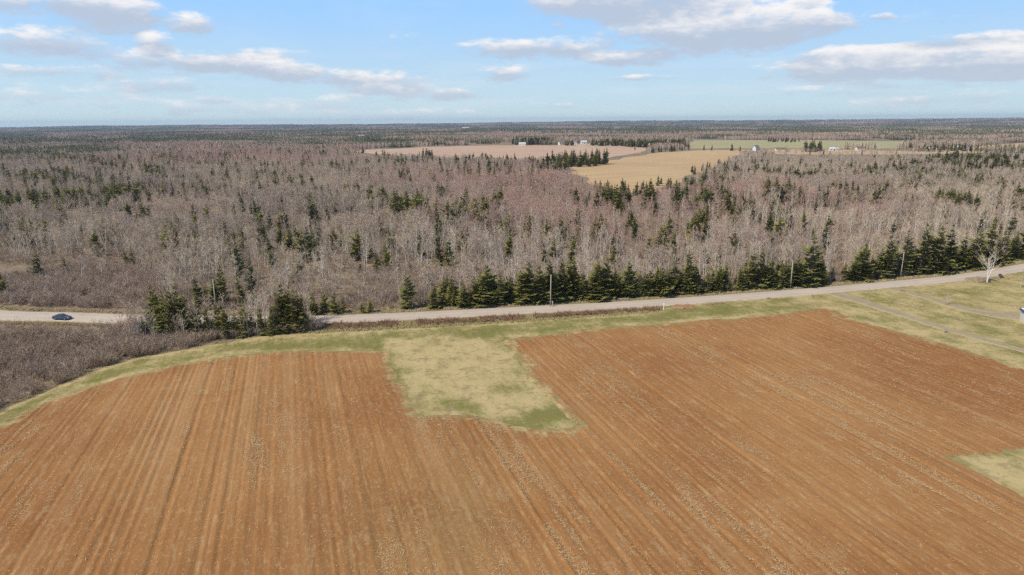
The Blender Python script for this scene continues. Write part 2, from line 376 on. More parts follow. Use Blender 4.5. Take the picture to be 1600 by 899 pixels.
# ------------------------------------------------------------------ mesh helpers
def mesh_np(name, V, Fq, mats, smooth=False, midx=None, attrs=None):
    me = bpy.data.meshes.new(name)
    V = np.asarray(V, np.float32); Fq = np.asarray(Fq, np.int32)
    k = Fq.shape[1]; nf = len(Fq)
    me.vertices.add(len(V)); me.vertices.foreach_set('co', V.ravel())
    me.loops.add(nf * k); me.loops.foreach_set('vertex_index', Fq.ravel())
    me.polygons.add(nf)
    me.polygons.foreach_set('loop_start', np.arange(0, nf * k, k, dtype=np.int32))
    me.polygons.foreach_set('loop_total', np.full(nf, k, np.int32))
    for mm in mats: me.materials.append(MATS[mm])
    if midx is not None: me.polygons.foreach_set('material_index', np.asarray(midx, np.int32))
    me.polygons.foreach_set('use_smooth', np.full(nf, smooth, bool))
    for an, av in (attrs or {}).items():
        at = me.attributes.new(an, 'FLOAT', 'POINT'); at.data.foreach_set('value', np.asarray(av, np.float32).ravel())
    me.update(calc_edges=True)
    return me
def link(name, me, parent=None, loc=None, rz=None, sc_=None):
    o = bpy.data.objects.new(name, me); C.objects.link(o)
    if parent is not None: o.parent = parent
    if loc is not None: o.location = loc
    if rz is not None: o.rotation_euler = (0, 0, rz)
    if sc_ is not None: o.scale = sc_
    return o
def tag(o, label=None, cat=None, group=None, kind=None):
    if label: o['label'] = label
    if cat: o['category'] = cat
    if group: o['group'] = group
    if kind: o['kind'] = kind
    return o

class MB:
    """collects boxes, tubes and slivers as triangles and quads (stored as triangles)"""
    def __init__(s): s.v = []; s.f = []; s.m = []
    def tri(s, a, b, c, m=0):
        k = len(s.v); s.v += [a, b, c]; s.f.append((k, k + 1, k + 2)); s.m.append(m)
    def quad(s, a, b, c, d, m=0):
        k = len(s.v); s.v += [a, b, c, d]; s.f += [(k, k + 1, k + 2), (k, k + 2, k + 3)]; s.m += [m, m]
    def tube(s, pts, rad, n=5, m=0, cap=False):
        k0 = len(s.v); prev = None
        pts = [np.asarray(p, float) for p in pts]
        for i, p in enumerate(pts):
            d = pts[min(i + 1, len(pts) - 1)] - pts[max(i - 1, 0)]; d = d / (np.linalg.norm(d) + 1e-9)
            a = np.cross(d, (0.0, 0.0, 1.0) if abs(d[2]) < .9 else (1.0, 0.0, 0.0)); a /= np.linalg.norm(a) + 1e-9; b2 = np.cross(d, a)
            for j in range(n):
                th = 2 * math.pi * j / n
                s.v.append(tuple(p + rad[i] * (a * math.cos(th) + b2 * math.sin(th))))
        for i in range(len(pts) - 1):
            for j in range(n):
                q = k0 + i * n; j2 = (j + 1) % n
                s.f += [(q + j, q + j2, q + n + j2), (q + j, q + n + j2, q + n + j)]; s.m += [m, m]
        if cap:
            for e, sg in ((0, 1), (len(pts) - 1, -1)):
                q = k0 + e * n
                for j in range(1, n - 1):
                    s.f.append((q, q + j, q + j + 1) if sg < 0 else (q, q + j + 1, q + j)); s.m.append(m)
    def box(s, c, d, m=0, rz=0.0, taper=1.0):
        cx, cy, cz = c; hx, hy, hz_ = d[0] / 2, d[1] / 2, d[2] / 2; k = len(s.v); cr, sr = math.cos(rz), math.sin(rz)
        for z, tp in ((-hz_, 1.0), (hz_, taper)):
            for x, y in ((-hx, -hy), (hx, -hy), (hx, hy), (-hx, hy)):
                x *= tp; y *= tp
                s.v.append((cx + x * cr - y * sr, cy + x * sr + y * cr, cz + z))
        for q in ((0, 3, 2, 1), (4, 5, 6, 7), (0, 1, 5, 4), (1, 2, 6, 5), (2, 3, 7, 6), (3, 0, 4, 7)):
            s.f += [(k + q[0], k + q[1], k + q[2]), (k + q[0], k + q[2], k + q[3])]; s.m += [m, m]
    def mesh(s, name, mats, smooth=False):
        return mesh_np(name, np.array([tuple(p) for p in s.v]), s.f, mats, smooth, s.m if len(mats) > 1 else None)

def grid_faces(nu, nv):
    i = np.arange(nu - 1)[:, None] * nv + np.arange(nv - 1)[None, :]
    return np.stack([i, i + nv, i + nv + 1, i + 1], -1).reshape(-1, 4)

# ------------------------------------------------------------------ ground sheet to the horizon
angs = np.radians(np.concatenate([np.arange(-180, -44, 4.0), np.arange(-44, 44, 0.4), np.arange(44, 180.1, 4.0)]))
rads = [0.5]; 
while rads[-1] < 9900: rads.append(rads[-1] * (1.022 if 55 < rads[-1] < 4000 else 1.045))
rads = np.array(rads)
A_, Rr = np.meshgrid(angs, rads, indexing='ij')
gx, gy = np.sin(A_) * Rr, np.cos(A_) * Rr
ground = link('ground', mesh_np('ground', np.stack([gx.ravel(), gy.ravel(), height(gx, gy).ravel()], -1), grid_faces(len(angs), len(rads))[:, ::-1], ['forest_floor'], True))
tag(ground, kind='structure')

def rowgrid(u0, u1, du, v0, v1, dv):
    us = np.arange(u0, u1, du); vs_ = np.arange(v0, v1, dv)
    Ug, Vg = np.meshgrid(us, vs_, indexing='ij')
    return Ug, Vg, Ug * UX + Vg * VX, Ug * UY + Vg * VY, grid_faces(len(us), len(vs_))
def cull(V, Fq, keep_v, attrs):
    kf = keep_v[Fq].any(1); Fq = Fq[kf]; used = np.unique(Fq); re = np.full(len(V), -1); re[used] = np.arange(len(used))
    return V[used], re[Fq], {k: a[used] for k, a in attrs.items()}

# verge, lawns and the unploughed patch
Ug, Vg, X, Y, Fq = rowgrid(-160, 330, 1.3, -70, 260, 1.3)
sdn = sdist(X, Y, NEAR) + 1.6 * (fbm(X / 3, Y / 3, 5) - .5)
zo = np.clip(sdn * 0.12, -0.5, 0.10) - 0.4 * sstep(sdist(X, Y, FIELD), 1.5, 3.5)
px_, py_, dep_ = project(X, Y, np.zeros_like(X))
fr = dep_ > 20
patch = sdist(X, Y, PATCH)
sp = sdist(X, Y, poly([(655, 605), (640, 645), (700, 650), (770, 662), (745, 620), (690, 590)]))
grn = np.exp(-(((px_ - 845) / 50) ** 2 + ((py_ - 652) / 16) ** 2)) + .8 * np.exp(-(((px_ - 795) / 25) ** 2 + ((py_ - 608) / 10) ** 2))
lawn = sstep(X, 66, 84)
dry = 0.36 + 0.10 * lawn + 0.25 * fbm(X / 9, Y / 9, 12) * lawn
edge_crest = np.exp(-((sdn - 1.0) / 1.1) ** 2)
dry = np.where(patch > -1, 0.88 - 0.45 * sstep(sp, -1.5, 4) - 0.75 * grn * fr - .18 * (1 - sstep(patch + 5 * (fbm(X / 4, Y / 4, 17) - .5), 0, 3.0)), dry + 1.0 * edge_crest * (1 - lawn) * fbm(X / 8, Y / 8, 16))
dry = dry + 0.3 * np.exp(-(sdist(X, Y, FIELD) / 1.2) ** 2) * (patch < -3) * 2 * fbm(X / 7, Y / 7, 15) * (1 - .5 * lawn) - .08 * np.exp(-(np.abs(patch) / 1.5) ** 2)
V = np.stack([X.ravel(), Y.ravel(), (height(X, Y) + zo).ravel()], -1)
V, Fc, at = cull(V, Fq, (sdn > -3).ravel(), {'dry': dry.ravel()})
verge = link('grass_verge', mesh_np('grass_verge', V, Fc, ['verge_grass'], True, None, at)); tag(verge, kind='structure')

# ploughed field with real furrows
Ug, Vg, X, Y, Fq = rowgrid(-155, 152, 0.2, -35, 185, 1.1)
sdf = sdist(X, Y, FIELD) + 2.4 * (fbm(X / 2.2, Y / 2.2, 21, 3) - .5) + 2.6 * (fbm(X / 9, Y / 9, 22, 2) - .5)
nu = Ug.shape[0]
prof = np.zeros(nu)
for wl, am in ((2, .022), (4, .018), (9, .010), (24, .006)):
    r_ = rng.normal(size=nu); k = np.hanning(wl * 2 + 1); prof += am * np.convolve(r_, k / np.sqrt((k ** 2).sum()), 'same')
for k in range(95):                                  # wheel marks and dead furrows
    c0 = rng.integers(4, nu - 4); prof[c0 - 1:c0 + 2] -= rng.uniform(.02, .09); prof[c0 + 2:c0 + 4] += .03
wob = (fbm(Ug * 1.2, Vg * .05, 31, 3) - .5) * .10 + (fbm(Ug * 2.5, Vg * .6, 33, 2) - .5) * .07
zf = np.clip(sdf * 0.15, -0.5, 0.22) + (prof[:, None] + wob) * sstep(sdf, 0.3, 2.5)
gp = project(X, Y, np.zeros_like(X)); ok = gp[2] > 20
sprout = np.where(ok, .65 * np.exp(-(((gp[0] - 640) / 120) ** 2 + ((gp[1] - 850) / 110) ** 2)) + .5 * np.exp(-(((gp[0] - 735) / 50) ** 2 + ((gp[1] - 790) / 130) ** 2)), 0)
V = np.stack([X.ravel(), Y.ravel(), (height(X, Y) + zf).ravel()], -1)
V, Fc, at = cull(V, Fq, (sdf > -2).ravel(), {'sprout': sprout.ravel(), 'rim': (1 - sstep(sdf, 0.0, 6.5)).ravel()})
field = link('ploughed_field', mesh_np('ploughed_field', V, Fc, ['ploughed_soil'], True, None, at)); tag(field, kind='structure')

# small wedge of uncut grass inside the field
WEDGE = poly([(1482, 716), (1540, 712), (1610, 700), (1720, 700), (1700, 830), (1600, 778), (1540, 745)])
Ug, Vg, X, Y, Fq = rowgrid(30, 110, 0.5, 20, 120, 0.7)
sdw = sdist(X, Y, WEDGE) + 1.0 * (fbm(X / 2, Y / 2, 41) - .5)
V = np.stack([X.ravel(), Y.ravel(), (height(X, Y) + .22 + np.clip(sdw * .12, -.5, .14)).ravel()], -1)
V, Fc, at = cull(V, Fq, (sdw > -2).ravel(), {'dry': (0.45 + .35 * sstep(sdw, 0, 3)).ravel()})
tag(link('grass_wedge', mesh_np('grass_wedge', V, Fc, ['verge_grass'], True, None, at)), kind='structure')

def smooth_line(P, step):
    P = np.asarray(P); n = len(P); outp = []
    for i in range(n - 1):
        p0, p1, p2_, p3 = P[max(i - 1, 0)], P[i], P[i + 1], P[min(i + 2, n - 1)]
        m_ = max(2, int(np.linalg.norm(p2_ - p1) / step))
        for k in range(m_):
            s = k / m_
            outp.append(.5 * ((2 * p1) + (-p0 + p2_) * s + (2 * p0 - 5 * p1 + 4 * p2_ - p3) * s * s + (-p0 + 3 * p1 - 3 * p2_ + p3) * s ** 3))
    outp.append(P[-1]); return np.array(outp)
def strip(name, P, widths, off, mat, crown=0.06, kind='structure', ns=15):
    L = smooth_line(P, 1.5); tg = np.gradient(L, axis=0); tg /= np.linalg.norm(tg, axis=1)[:, None]
    nr = np.stack([tg[:, 1], -tg[:, 0]], -1)
    wd = np.interp(np.linspace(0, 1, len(L)), np.linspace(0, 1, len(widths)), widths)
    s = np.linspace(-1, 1, ns)
    X = L[:, 0:1] + nr[:, 0:1] * s * wd[:, None] / 2; Y = L[:, 1:2] + nr[:, 1:2] * s * wd[:, None] / 2
    jag = 1 + 0.1 * (fbm(X / 2, Y / 2, 51, 3) - .5)
    zz = height(X, Y) + off + crown * (1 - s * s) - .5 * (np.abs(s) * jag > .97)
    edge = np.abs(s)[None, :] * np.ones_like(X)
    track = (np.exp(-((np.abs(np.abs(s) - .45) - .16) / .1) ** 2))[None, :] * np.ones_like(X)
    me = mesh_np(name, np.stack([X.ravel(), Y.ravel(), zz.ravel()], -1), grid_faces(len(L), ns), [mat], True, None, {'edge': edge.ravel(), 'track': track.ravel()})
    return tag(link(name, me), kind=kind), L
road, ROADL = strip('road', ROAD, [7.4], 0.16, 'chip_seal')
DRIVE1 = poly([(1296, 456), (1312, 461), (1364, 478), (1429, 499), (1495, 520), (1600, 549), (1720, 583), (1850, 622)])
DRIVE2 = poly([(1380, 447.5), (1400, 453), (1442, 464), (1495, 480), (1547, 491), (1600, 496), (1680, 500)])
strip('farm_track', DRIVE1, [7, 4.2, 3.2, 3.0, 3.0, 3.0], 0.15, 'gravel_track', 0.02)
strip('driveway', DRIVE2, [4.5, 3.4, 3.6, 5.5, 10, 13], 0.14, 'gravel_track', 0.02)

# far farm fields
for nm, P in FAR_FIELDS.items():
    x0, y0 = P.min(0) - 25; x1, y1 = P.max(0) + 25
    st = 8.0 if nm == 'stubble_field' else 14.0
    X, Y = np.meshgrid(np.arange(x0, x1, st), np.arange(y0, y1, st), indexing='ij')
    s = sdist(X, Y, P) + 24 * (fbm(X / 40, Y / 40, 61) - .5)
    V = np.stack([X.ravel(), Y.ravel(), (height(X, Y) + np.clip(s * .06, -1.5, .6)).ravel()], -1)
    V, Fc, at = cull(V, grid_faces(*X.shape), (s > -25).ravel(), {})
    tag(link(nm, mesh_np(nm, V, Fc, [nm], True)), kind='structure')

# bare red earth by the field entrance
def mound(name, px, py, rx, ry, hh, mat, label=None):
    x, y = ground_at(px, py); n = 18
    X, Y = np.meshgrid(np.linspace(-1, 1, n), np.linspace(-1, 1, n), indexing='ij')
    r = np.hypot(X, Y) + .9 * (fbm(X * 2.5 + px, Y * 2.5, 71) - .5)
    Z = np.clip(1 - r, -.2, 1) * hh + .12 * (r < 1) - .3 * (r > 1) + .08 * hh * fbm(X * 6, Y * 6, 72)
    me = mesh_np(name, np.stack([X.ravel() * rx, Y.ravel() * ry, Z.ravel()], -1), grid_faces(n, n), [mat], True)
    return link(name, me, None, (x, y, hz(x, y) + .12))
tag(mound('bare_soil', 1067, 480, 3.0, 1.8, .06, 'red_soil'), kind='structure')
tag(mound('earth_mound', 1529, 439, 4.2, 2.6, .9, 'forest_floor'), 'low brown earth mound at the foot of the white bare tree', 'mound')

# ------------------------------------------------------------------ plants
def nrm(v): v = np.asarray(v, float); return v / (np.linalg.norm(v) + 1e-9)
def sliver(mb, p, d, L, wd, r, m=0):
    d = nrm(d); a = nrm(np.cross(d, nrm([r.uniform(-1, 1), r.uniform(-1, 1), r.uniform(-1, 1)])))
    mb.tri(p - a * wd / 2, p + a * wd / 2, p + d * L, m)

def bare_tree(seed, H=10.0, spread=1.0, twigs=1.0, thick=1.0, fork=False, lean=0.0, tw=0.034):
    """trunk with limbs, and the twigs as the crown"""
    r = random.Random(seed); tr = MB(); cr = MB()
    la = r.uniform(0, 6.28)
    stems = 1 if not fork else r.choice((2, 3))
    for st in range(stems):
        a = la + st * 2.2; n = 7; pts = []; rad = []
        x = y = 0.0; hh = H * (1 if st == 0 else r.uniform(.8, .95)); ln = lean + (0.13 if fork else 0.0)
        for i in range(n):
            tt = i / (n - 1)
            pts.append((x, y, hh * tt)); rad.append(thick * max(.018, .013 * H * (1 - tt * .88)))
            x += math.cos(a) * ln * hh / n + r.gauss(0, .013) * hh; y += math.sin(a) * ln * hh / n + r.gauss(0, .013) * hh
        tr.tube(pts, rad, 5)
        P = np.array(pts)
        nl = int(r.uniform(13, 18) / (1 if stems == 1 else 1.5))
        for k in range(nl):
            tt = r.uniform(.28, .97) ** .85; i = min(int(tt * (n - 1)), n - 2); f = tt * (n - 1) - i
            p = P[i] * (1 - f) + P[i + 1] * f
            aa = r.uniform(0, 6.28); up = r.uniform(.75, 1.7); d = nrm([math.cos(aa), math.sin(aa), up])
            L = spread * hh * r.uniform(.16, .30) * (1.15 - .75 * max(0, tt - .4))
            e1 = p + d * L * .5; d2 = nrm(d + np.array([0, 0, r.uniform(.1, .5)])); e2 = e1 + d2 * L * .5
            rb = thick * .0052 * H * (1.15 - tt * .7)
            tr.tube([p, e1, e2], [rb, rb * .6, rb * .22], 3)
            for q in range(int(6 * twigs)):
                s = r.uniform(.25, 1); b0 = p + (e1 - p) * s * 2 if s < .5 else e1 + (e2 - e1) * (s - .5) * 2
                dd = nrm(d + np.array([r.gauss(0, .6), r.gauss(0, .6), r.uniform(-.1, .8)])); l2 = L * r.uniform(.25, .5)
                sliver(cr, b0, dd, l2, tw * 1.3, r)
                for z in range(5):
                    sliver(cr, b0 + dd * l2 * r.uniform(.2, .95), dd + np.array([r.gauss(0, .7), r.gauss(0, .7), r.gauss(.1, .5)]), l2 * r.uniform(.4, .9), tw, r)
    return tr, cr

def spruce(seed, H=11.0, wide=.2, dens=1.0, ragged=.2, bare_base=.05):
    r = random.Random(seed); tr = MB(); cr = MB(); ph = [r.uniform(0, 6.28) for _ in range(4)]
    tr.tube([(0, 0, 0), (r.gauss(0, .05), r.gauss(0, .05), H * .5), (0, 0, H * .98)], [.018 * H, .011 * H, .012], 5)
    nw = int(19 * dens)
    for k in range(nw):
        tt = bare_base + (1 - bare_base) * (k + r.uniform(0, .8)) / nw
        if tt > .995: continue
        rad = wide * H * (1 - tt) ** .82 * (1 - .25 * max(0, .25 - tt) * 4) + .10
        nb = max(4, int(10 * (1 - tt) ** .5 + 2.5))
        a0 = r.uniform(0, 6.28)
        for j in range(nb):
            if r.random() < .10: continue
            a = a0 + 6.283 * j / nb + r.gauss(0, .2); L = rad * r.uniform(1 - ragged * 1.8, 1 + ragged) * (1 + .32 * math.sin(a + ph[0] + tt * 5) + .18 * math.sin(tt * 17 + ph[1]))
            z0 = H * tt + r.gauss(0, .012) * H; dr = r.uniform(-.1, .42) - tt * .55
            ca, sa = math.cos(a), math.sin(a); side = np.array([-sa, ca, 0])
            def P(s): return np.array([ca * L * s, sa * L * s, z0 - dr * L * s + .18 * L * s * s])
            ns = 4
            for i in range(ns):
                s0 = .12 + .72 * i / ns; s1 = min(1.0, s0 + .5)
                wd = L * (.40 * (1 - s0) + .10) + .08
                for sg in (-1, 1):
                    tip = P(s1) + side * sg * wd * r.uniform(.7, 1.2) + np.array([0, 0, -.14 * L * r.random() + r.gauss(0, .05)])
                    cr.tri(P(s0), P(min(1, s0 + .30)), tip)
            cr.tri(P(.6) + side * .07 * L, P(.6) - side * .07 * L, P(1.06))
            cr.tri(P(.2), P(.85), P(.5) + np.array([0, 0, -.22 * L - .12]))          # hanging sprays
    cr.tri((-.1, 0, H * .93), (.1, 0, H * .93), (0, 0, H * 1.02)); cr.tri((0, -.1, H * .93), (0, .1, H * .93), (0, 0, H * 1.01))
    return tr, cr

def shrub(seed, H=2.6, n=11, spread=.55, tw=.03):
    r = random.Random(seed); mb = MB()
    for k in range(n):
        a = r.uniform(0, 6.28); b0 = np.array([math.cos(a) * .25, math.sin(a) * .25, 0]) * r.random()
        d = nrm([math.cos(a) * spread * r.uniform(.3, 1.4), math.sin(a) * spread * r.uniform(.3, 1.4), 1]); L = H * r.uniform(.6, 1.05)
        e1 = b0 + d * L * .55; e2 = e1 + nrm(d + np.array([math.cos(a) * .2, math.sin(a) * .2, -.05])) * L * .45
        mb.tube([b0, e1, e2], [.026, .018, .006], 3)
        for q in range(8):
            s = r.uniform(.25, 1); p = b0 + (e1 - b0) * s * 1.8 if s < .55 else e1 + (e2 - e1) * (s - .55) / .45
            dd = nrm(d + np.array([r.gauss(0, .55), r.gauss(0, .55), r.gauss(.1, .4)])); l2 = H * r.uniform(.15, .32)
            sliver(mb, p, dd, l2, tw, r)
            for z in range(3):
                sliver(mb, p + dd * l2 * r.uniform(.2, .9), dd + np.array([r.gauss(0, .6), r.gauss(0, .6), r.gauss(.1, .5)]), l2 * r.uniform(.4, .9), tw * .8, r)
    return mb

def tuft(seed, H=.3, n=12, sp=.3, wd=.04):
    r = random.Random(seed); mb = MB()
    for k in range(n):
        a = r.uniform(0, 6.28); q = np.array([r.gauss(0, sp), r.gauss(0, sp), 0])
        d = np.array([r.gauss(0, .5), r.gauss(0, .5), 1]); s = np.array([math.cos(a), math.sin(a), 0]) * wd * r.uniform(.6, 1.4)
        mb.tri(q - s, q + s, q + nrm(d) * H * r.uniform(.5, 1.1))
    return mb

def merge(parts):
    """[(MB, material index, offset, scale, rot)] -> V, F, midx"""
    Vs, Fs, Ms = [], [], []; k = 0
    for mb, mi, off, s, rz in parts:
        v = np.array([tuple(p) for p in mb.v]) * s; c_, s_ = math.cos(rz), math.sin(rz)
        v = np.stack([v[:, 0] * c_ - v[:, 1] * s_, v[:, 0] * s_ + v[:, 1] * c_, v[:, 2]], -1) + np.asarray(off)
        Vs.append(v); Fs.append(np.array(mb.f) + k); Ms.append(np.full(len(mb.f), mi)); k += len(v)
    return np.vstack(Vs), np.vstack(Fs), np.concatenate(Ms)

# kinds of tree: (trunk mesh, crown mesh, merged mesh for the distant wood)
class Kind: pass
def kind_of(nm, tr, cr, tm, cm, H):
    k = Kind(); k.trunk = tr.mesh(nm + '_trunk', [tm]); k.crown = cr.mesh(nm + '_crown', [cm])
    V, F, mi = merge([(tr, 0, (0, 0, 0), 1, 0), (cr, 1, (0, 0, 0), 1, 0)])
    k.whole = mesh_np(nm, V, F, [tm, cm], False, mi); k.H = H
    return k
BARE = {'white': [], 'tan': [], 'red': [], 'mauve': []}
for i in range(4): BARE['white'].append(kind_of('white_birch', *bare_tree(100 + i, 10, .95, .8, 1.0, i == 2, .04), 'birch_bark', 'tan_twigs', 10))
for i in range(5): BARE['tan'].append(kind_of('tan_tree', *bare_tree(200 + i, 9.5, 1.05, 1.15, .95, i == 1, .03, .042), 'grey_bark', 'tan_twigs', 9.5))
for i in range(4): BARE['red'].append(kind_of('red_tree', *bare_tree(300 + i, 9.5, 1.0, 1.2, .9, i == 3, .02, .042), 'grey_bark', 'red_twigs', 9.5))
for i in range(4): BARE['mauve'].append(kind_of('mauve_tree', *bare_tree(400 + i, 9.5, 1.1, 1.2, .95, i == 0, .03, .042), 'grey_bark', 'mauve_twigs', 9.5))
SPR = {'dark': [], 'olive': [], 'blue': []}
for i in range(5): SPR['dark'].append(kind_of('dark_spruce', *spruce(500 + i, 10, (.20, .24, .17, .27, .22)[i], (1.1, 1.2, 1.0, 1.15, 1.0)[i], .2 + .04 * i), 'spruce_bark', 'spruce_needles', 10))
for i in range(3): SPR['olive'].append(kind_of('olive_spruce', *spruce(600 + i, 10, (.22, .28, .25)[i], 1.0, .32), 'spruce_bark', 'olive_needles', 10))
for i in range(2): SPR['blue'].append(kind_of('thin_spruce', *spruce(700 + i, 10, (.15, .19)[i], .9, .35, .12), 'spruce_bark', 'blue_needles', 10))
SHR = {'brush': [], 'tan': [], 'rust': [], 'low': []}
for i in range(4): SHR['brush'].append(shrub(800 + i, 2.8, 12, .6, .036).mesh('brush_shrub', ['brush_twigs']))
for i in range(3): SHR['tan'].append(shrub(820 + i, 2.8, 12, .6, .036).mesh('tan_shrub', ['mauve_twigs']))
for i in range(3): SHR['rust'].append(shrub(840 + i, 1.2, 10, .8, .036).mesh('rust_shrub', ['rust_twigs']))

# ------------------------------------------------------------------ scattering for what nobody could count
def scatter(name, meshes, pts, rz, scl, idx, label, cat=None):
    me = bpy.data.meshes.new(name); n = len(pts)
    me.vertices.add(n); me.vertices.foreach_set('co', np.asarray(pts, np.float32).ravel())
    a = me.attributes.new('rz', 'FLOAT', 'POINT'); a.data.foreach_set('value', np.asarray(rz, np.float32))
    a = me.attributes.new('scl', 'FLOAT', 'POINT'); a.data.foreach_set('value', np.asarray(scl, np.float32))
    a = me.attributes.new('idx', 'INT', 'POINT'); a.data.foreach_set('value', np.asarray(idx, np.int32))
    o = link(name, me)
    ng = bpy.data.node_groups.new(name, 'GeometryNodeTree')
    ng.interface.new_socket('Geometry', in_out='INPUT', socket_type='NodeSocketGeometry')
    ng.interface.new_socket('Geometry', in_out='OUTPUT', socket_type='NodeSocketGeometry')
    N, Lk = ng.nodes, ng.links
    gi = N.new('NodeGroupInput'); go = N.new('NodeGroupOutput')
    jn = N.new('GeometryNodeJoinGeometry')
    for k, pm in enumerate(reversed(meshes)):
        src = bpy.data.objects.new(name + '_source', pm)
        oi = N.new('GeometryNodeObjectInfo'); oi.inputs['Object'].default_value = src; oi.inputs['As Instance'].default_value = False
        g2 = N.new('GeometryNodeGeometryToInstance'); Lk.new(oi.outputs['Geometry'], g2.inputs[0]); Lk.new(g2.outputs[0], jn.inputs[0])
    ip = N.new('GeometryNodeInstanceOnPoints'); ip.inputs['Pick Instance'].default_value = True
    def na(nm, ty):
        q = N.new('GeometryNodeInputNamedAttribute'); q.data_type = ty; q.inputs['Name'].default_value = nm; return q.outputs['Attribute']
    cx = N.new('ShaderNodeCombineXYZ'); Lk.new(na('rz', 'FLOAT'), cx.inputs[2])
    Lk.new(gi.outputs[0], ip.inputs['Points']); Lk.new(jn.outputs[0], ip.inputs['Instance'])
    Lk.new(na('idx', 'INT'), ip.inputs['Instance Index']); Lk.new(cx.outputs[0], ip.inputs['Rotation']); Lk.new(na('scl', 'FLOAT'), ip.inputs['Scale'])
    Lk.new(ip.outputs[0], go.inputs[0])
    md = o.modifiers.new('scatter', 'NODES'); md.node_group = ng
    tag(o, label, cat, kind='stuff')
    return o

# ------------------------------------------------------------------ where the trees stand
RTX = [-300, 0, 150, 250, 500, 640, 800, 1000, 1220, 1400, 1500, 1600, 1700]
RTY = [468, 485, 489, 493, 494, 489, 481.5, 471, 455.5, 439.5, 429.5, 412.5, 392]
def rtop(px): return float(np.interp(px, RTX, RTY))
TREES = []          # spruces: x, y, H, colour, zone
def add_spruce(px, py, top, colour, zone):
    x, y = ground_at(px, py); dep = float(project(x, y, hz(x, y))[2])
    TREES.append([x, y, (py - top) * dep / FPX / .985, colour, zone])
ROW = [(637, 418, 'dark'), (678, 444, 'dark'), (693, 456, 'olive'), (726, 440, 'dark'), (744, 446, 'dark'), (760, 412, 'dark'), (781, 428, 'dark'), (797, 434, 'dark'), (814, 420, 'dark'),
       (828, 407, 'dark'), (843, 413, 'dark'), (861, 405, 'dark'), (878, 402, 'dark'), (895, 399, 'dark'), (912, 432, 'dark'), (932, 405, 'dark'), (946, 400, 'dark'), (962, 420, 'dark'), (981, 407, 'dark'),
       (1000, 422, 'dark'), (1016, 430, 'olive'), (1033, 424, 'dark'), (1052, 404, 'dark'), (1073, 389, 'dark'), (1088, 418, 'dark'), (1105, 420, 'dark'), (1120, 426, 'dark'), (1134, 412, 'dark'), (1155, 418, 'dark'),
       (1172, 385, 'dark'), (1188, 388, 'dark'), (1204, 402, 'dark'), (1224, 410, 'dark'), (1245, 398, 'dark'), (1266, 366, 'dark'), (1280, 398, 'dark'), (1318, 408, 'olive'), (1348, 379, 'dark'), (1384, 366, 'dark'),
       (1412, 358, 'dark'), (1440, 348, 'dark'), (1464, 352, 'dark'), (1480, 349, 'dark'), (1503, 362, 'dark'), (1522, 356, 'dark'), (1543, 344, 'dark'), (1566, 358, 'dark'), (1584, 362, 'dark'), (1602, 346, 'dark')]
for (px, top, c_) in ROW:
    add_spruce(px, rtop(px) - 5.0 - random.uniform(0, 5), top, c_, 'row')
CLUMP = [(252, 530, 450, 'dark'), (283, 528, 442, 'dark'), (312, 529, 466, 'dark'), (324, 528, 474, 'olive'), (382, 526, 466, 'dark'), (408, 524, 470, 'dark'), (443, 519, 440, 'dark'), (456, 519, 445, 'olive'), (470, 518, 450, 'dark'), (266, 533, 462, 'dark'), (243, 526, 441, 'dark'), (228, 535, 493, 'blue'), (262, 531, 452, 'dark'), (274, 529, 446, 'dark'), (291, 530, 455, 'dark'), (302, 528, 470, 'dark'), (343, 528, 462, 'olive'), (355, 529, 474, 'dark'), (369, 527, 480, 'dark'),
         (436, 521, 447, 'dark'), (449, 520, 452, 'dark'), (463, 519, 447, 'dark'), (476, 517, 458, 'dark'), (424, 524, 474, 'dark'), (395, 525, 484, 'blue')]
for (px, py, top, c_) in CLUMP: add_spruce(px, py, top, c_, 'clump')
SOLO = [(4, 468, 409, 'dark', 'edge'), (104, 432, 400, 'dark', 'brush'), (197, 413, 388, 'olive', 'brush'), (62, 437, 388, 'blue', 'brush'), (45, 435, 418, 'blue', 'brush'),
        (507, 489, 452, 'olive', 'shoulder'), (523, 490, 454, 'olive', 'shoulder'), (536, 490, 462, 'olive', 'shoulder'), (578, 489, 466, 'olive', 'shoulder'), (566, 489, 470, 'olive', 'shoulder'), (490, 492, 455, 'dark', 'shoulder'),
        (562, 427, 407, 'olive', 'clearing'), (588, 424, 392, 'olive', 'clearing'), (604, 424, 384, 'olive', 'clearing'), (618, 424, 400, 'olive', 'clearing'), (572, 428, 412, 'olive', 'clearing'), (640, 424, 404, 'dark', 'clearing'),
        (310, 482, 430, 'dark', 'behind'), (339, 480, 431, 'dark', 'behind'), (353, 478, 420, 'dark', 'behind'), (377, 478, 427, 'dark', 'behind'), (325, 484, 440, 'olive', 'behind'), (397, 470, 400, 'blue', 'behind'), (374, 440, 372, 'blue', 'behind'), (468, 440, 402, 'dark', 'behind'), (345, 460, 410, 'blue', 'behind')]
for s in SOLO: add_spruce(*s)
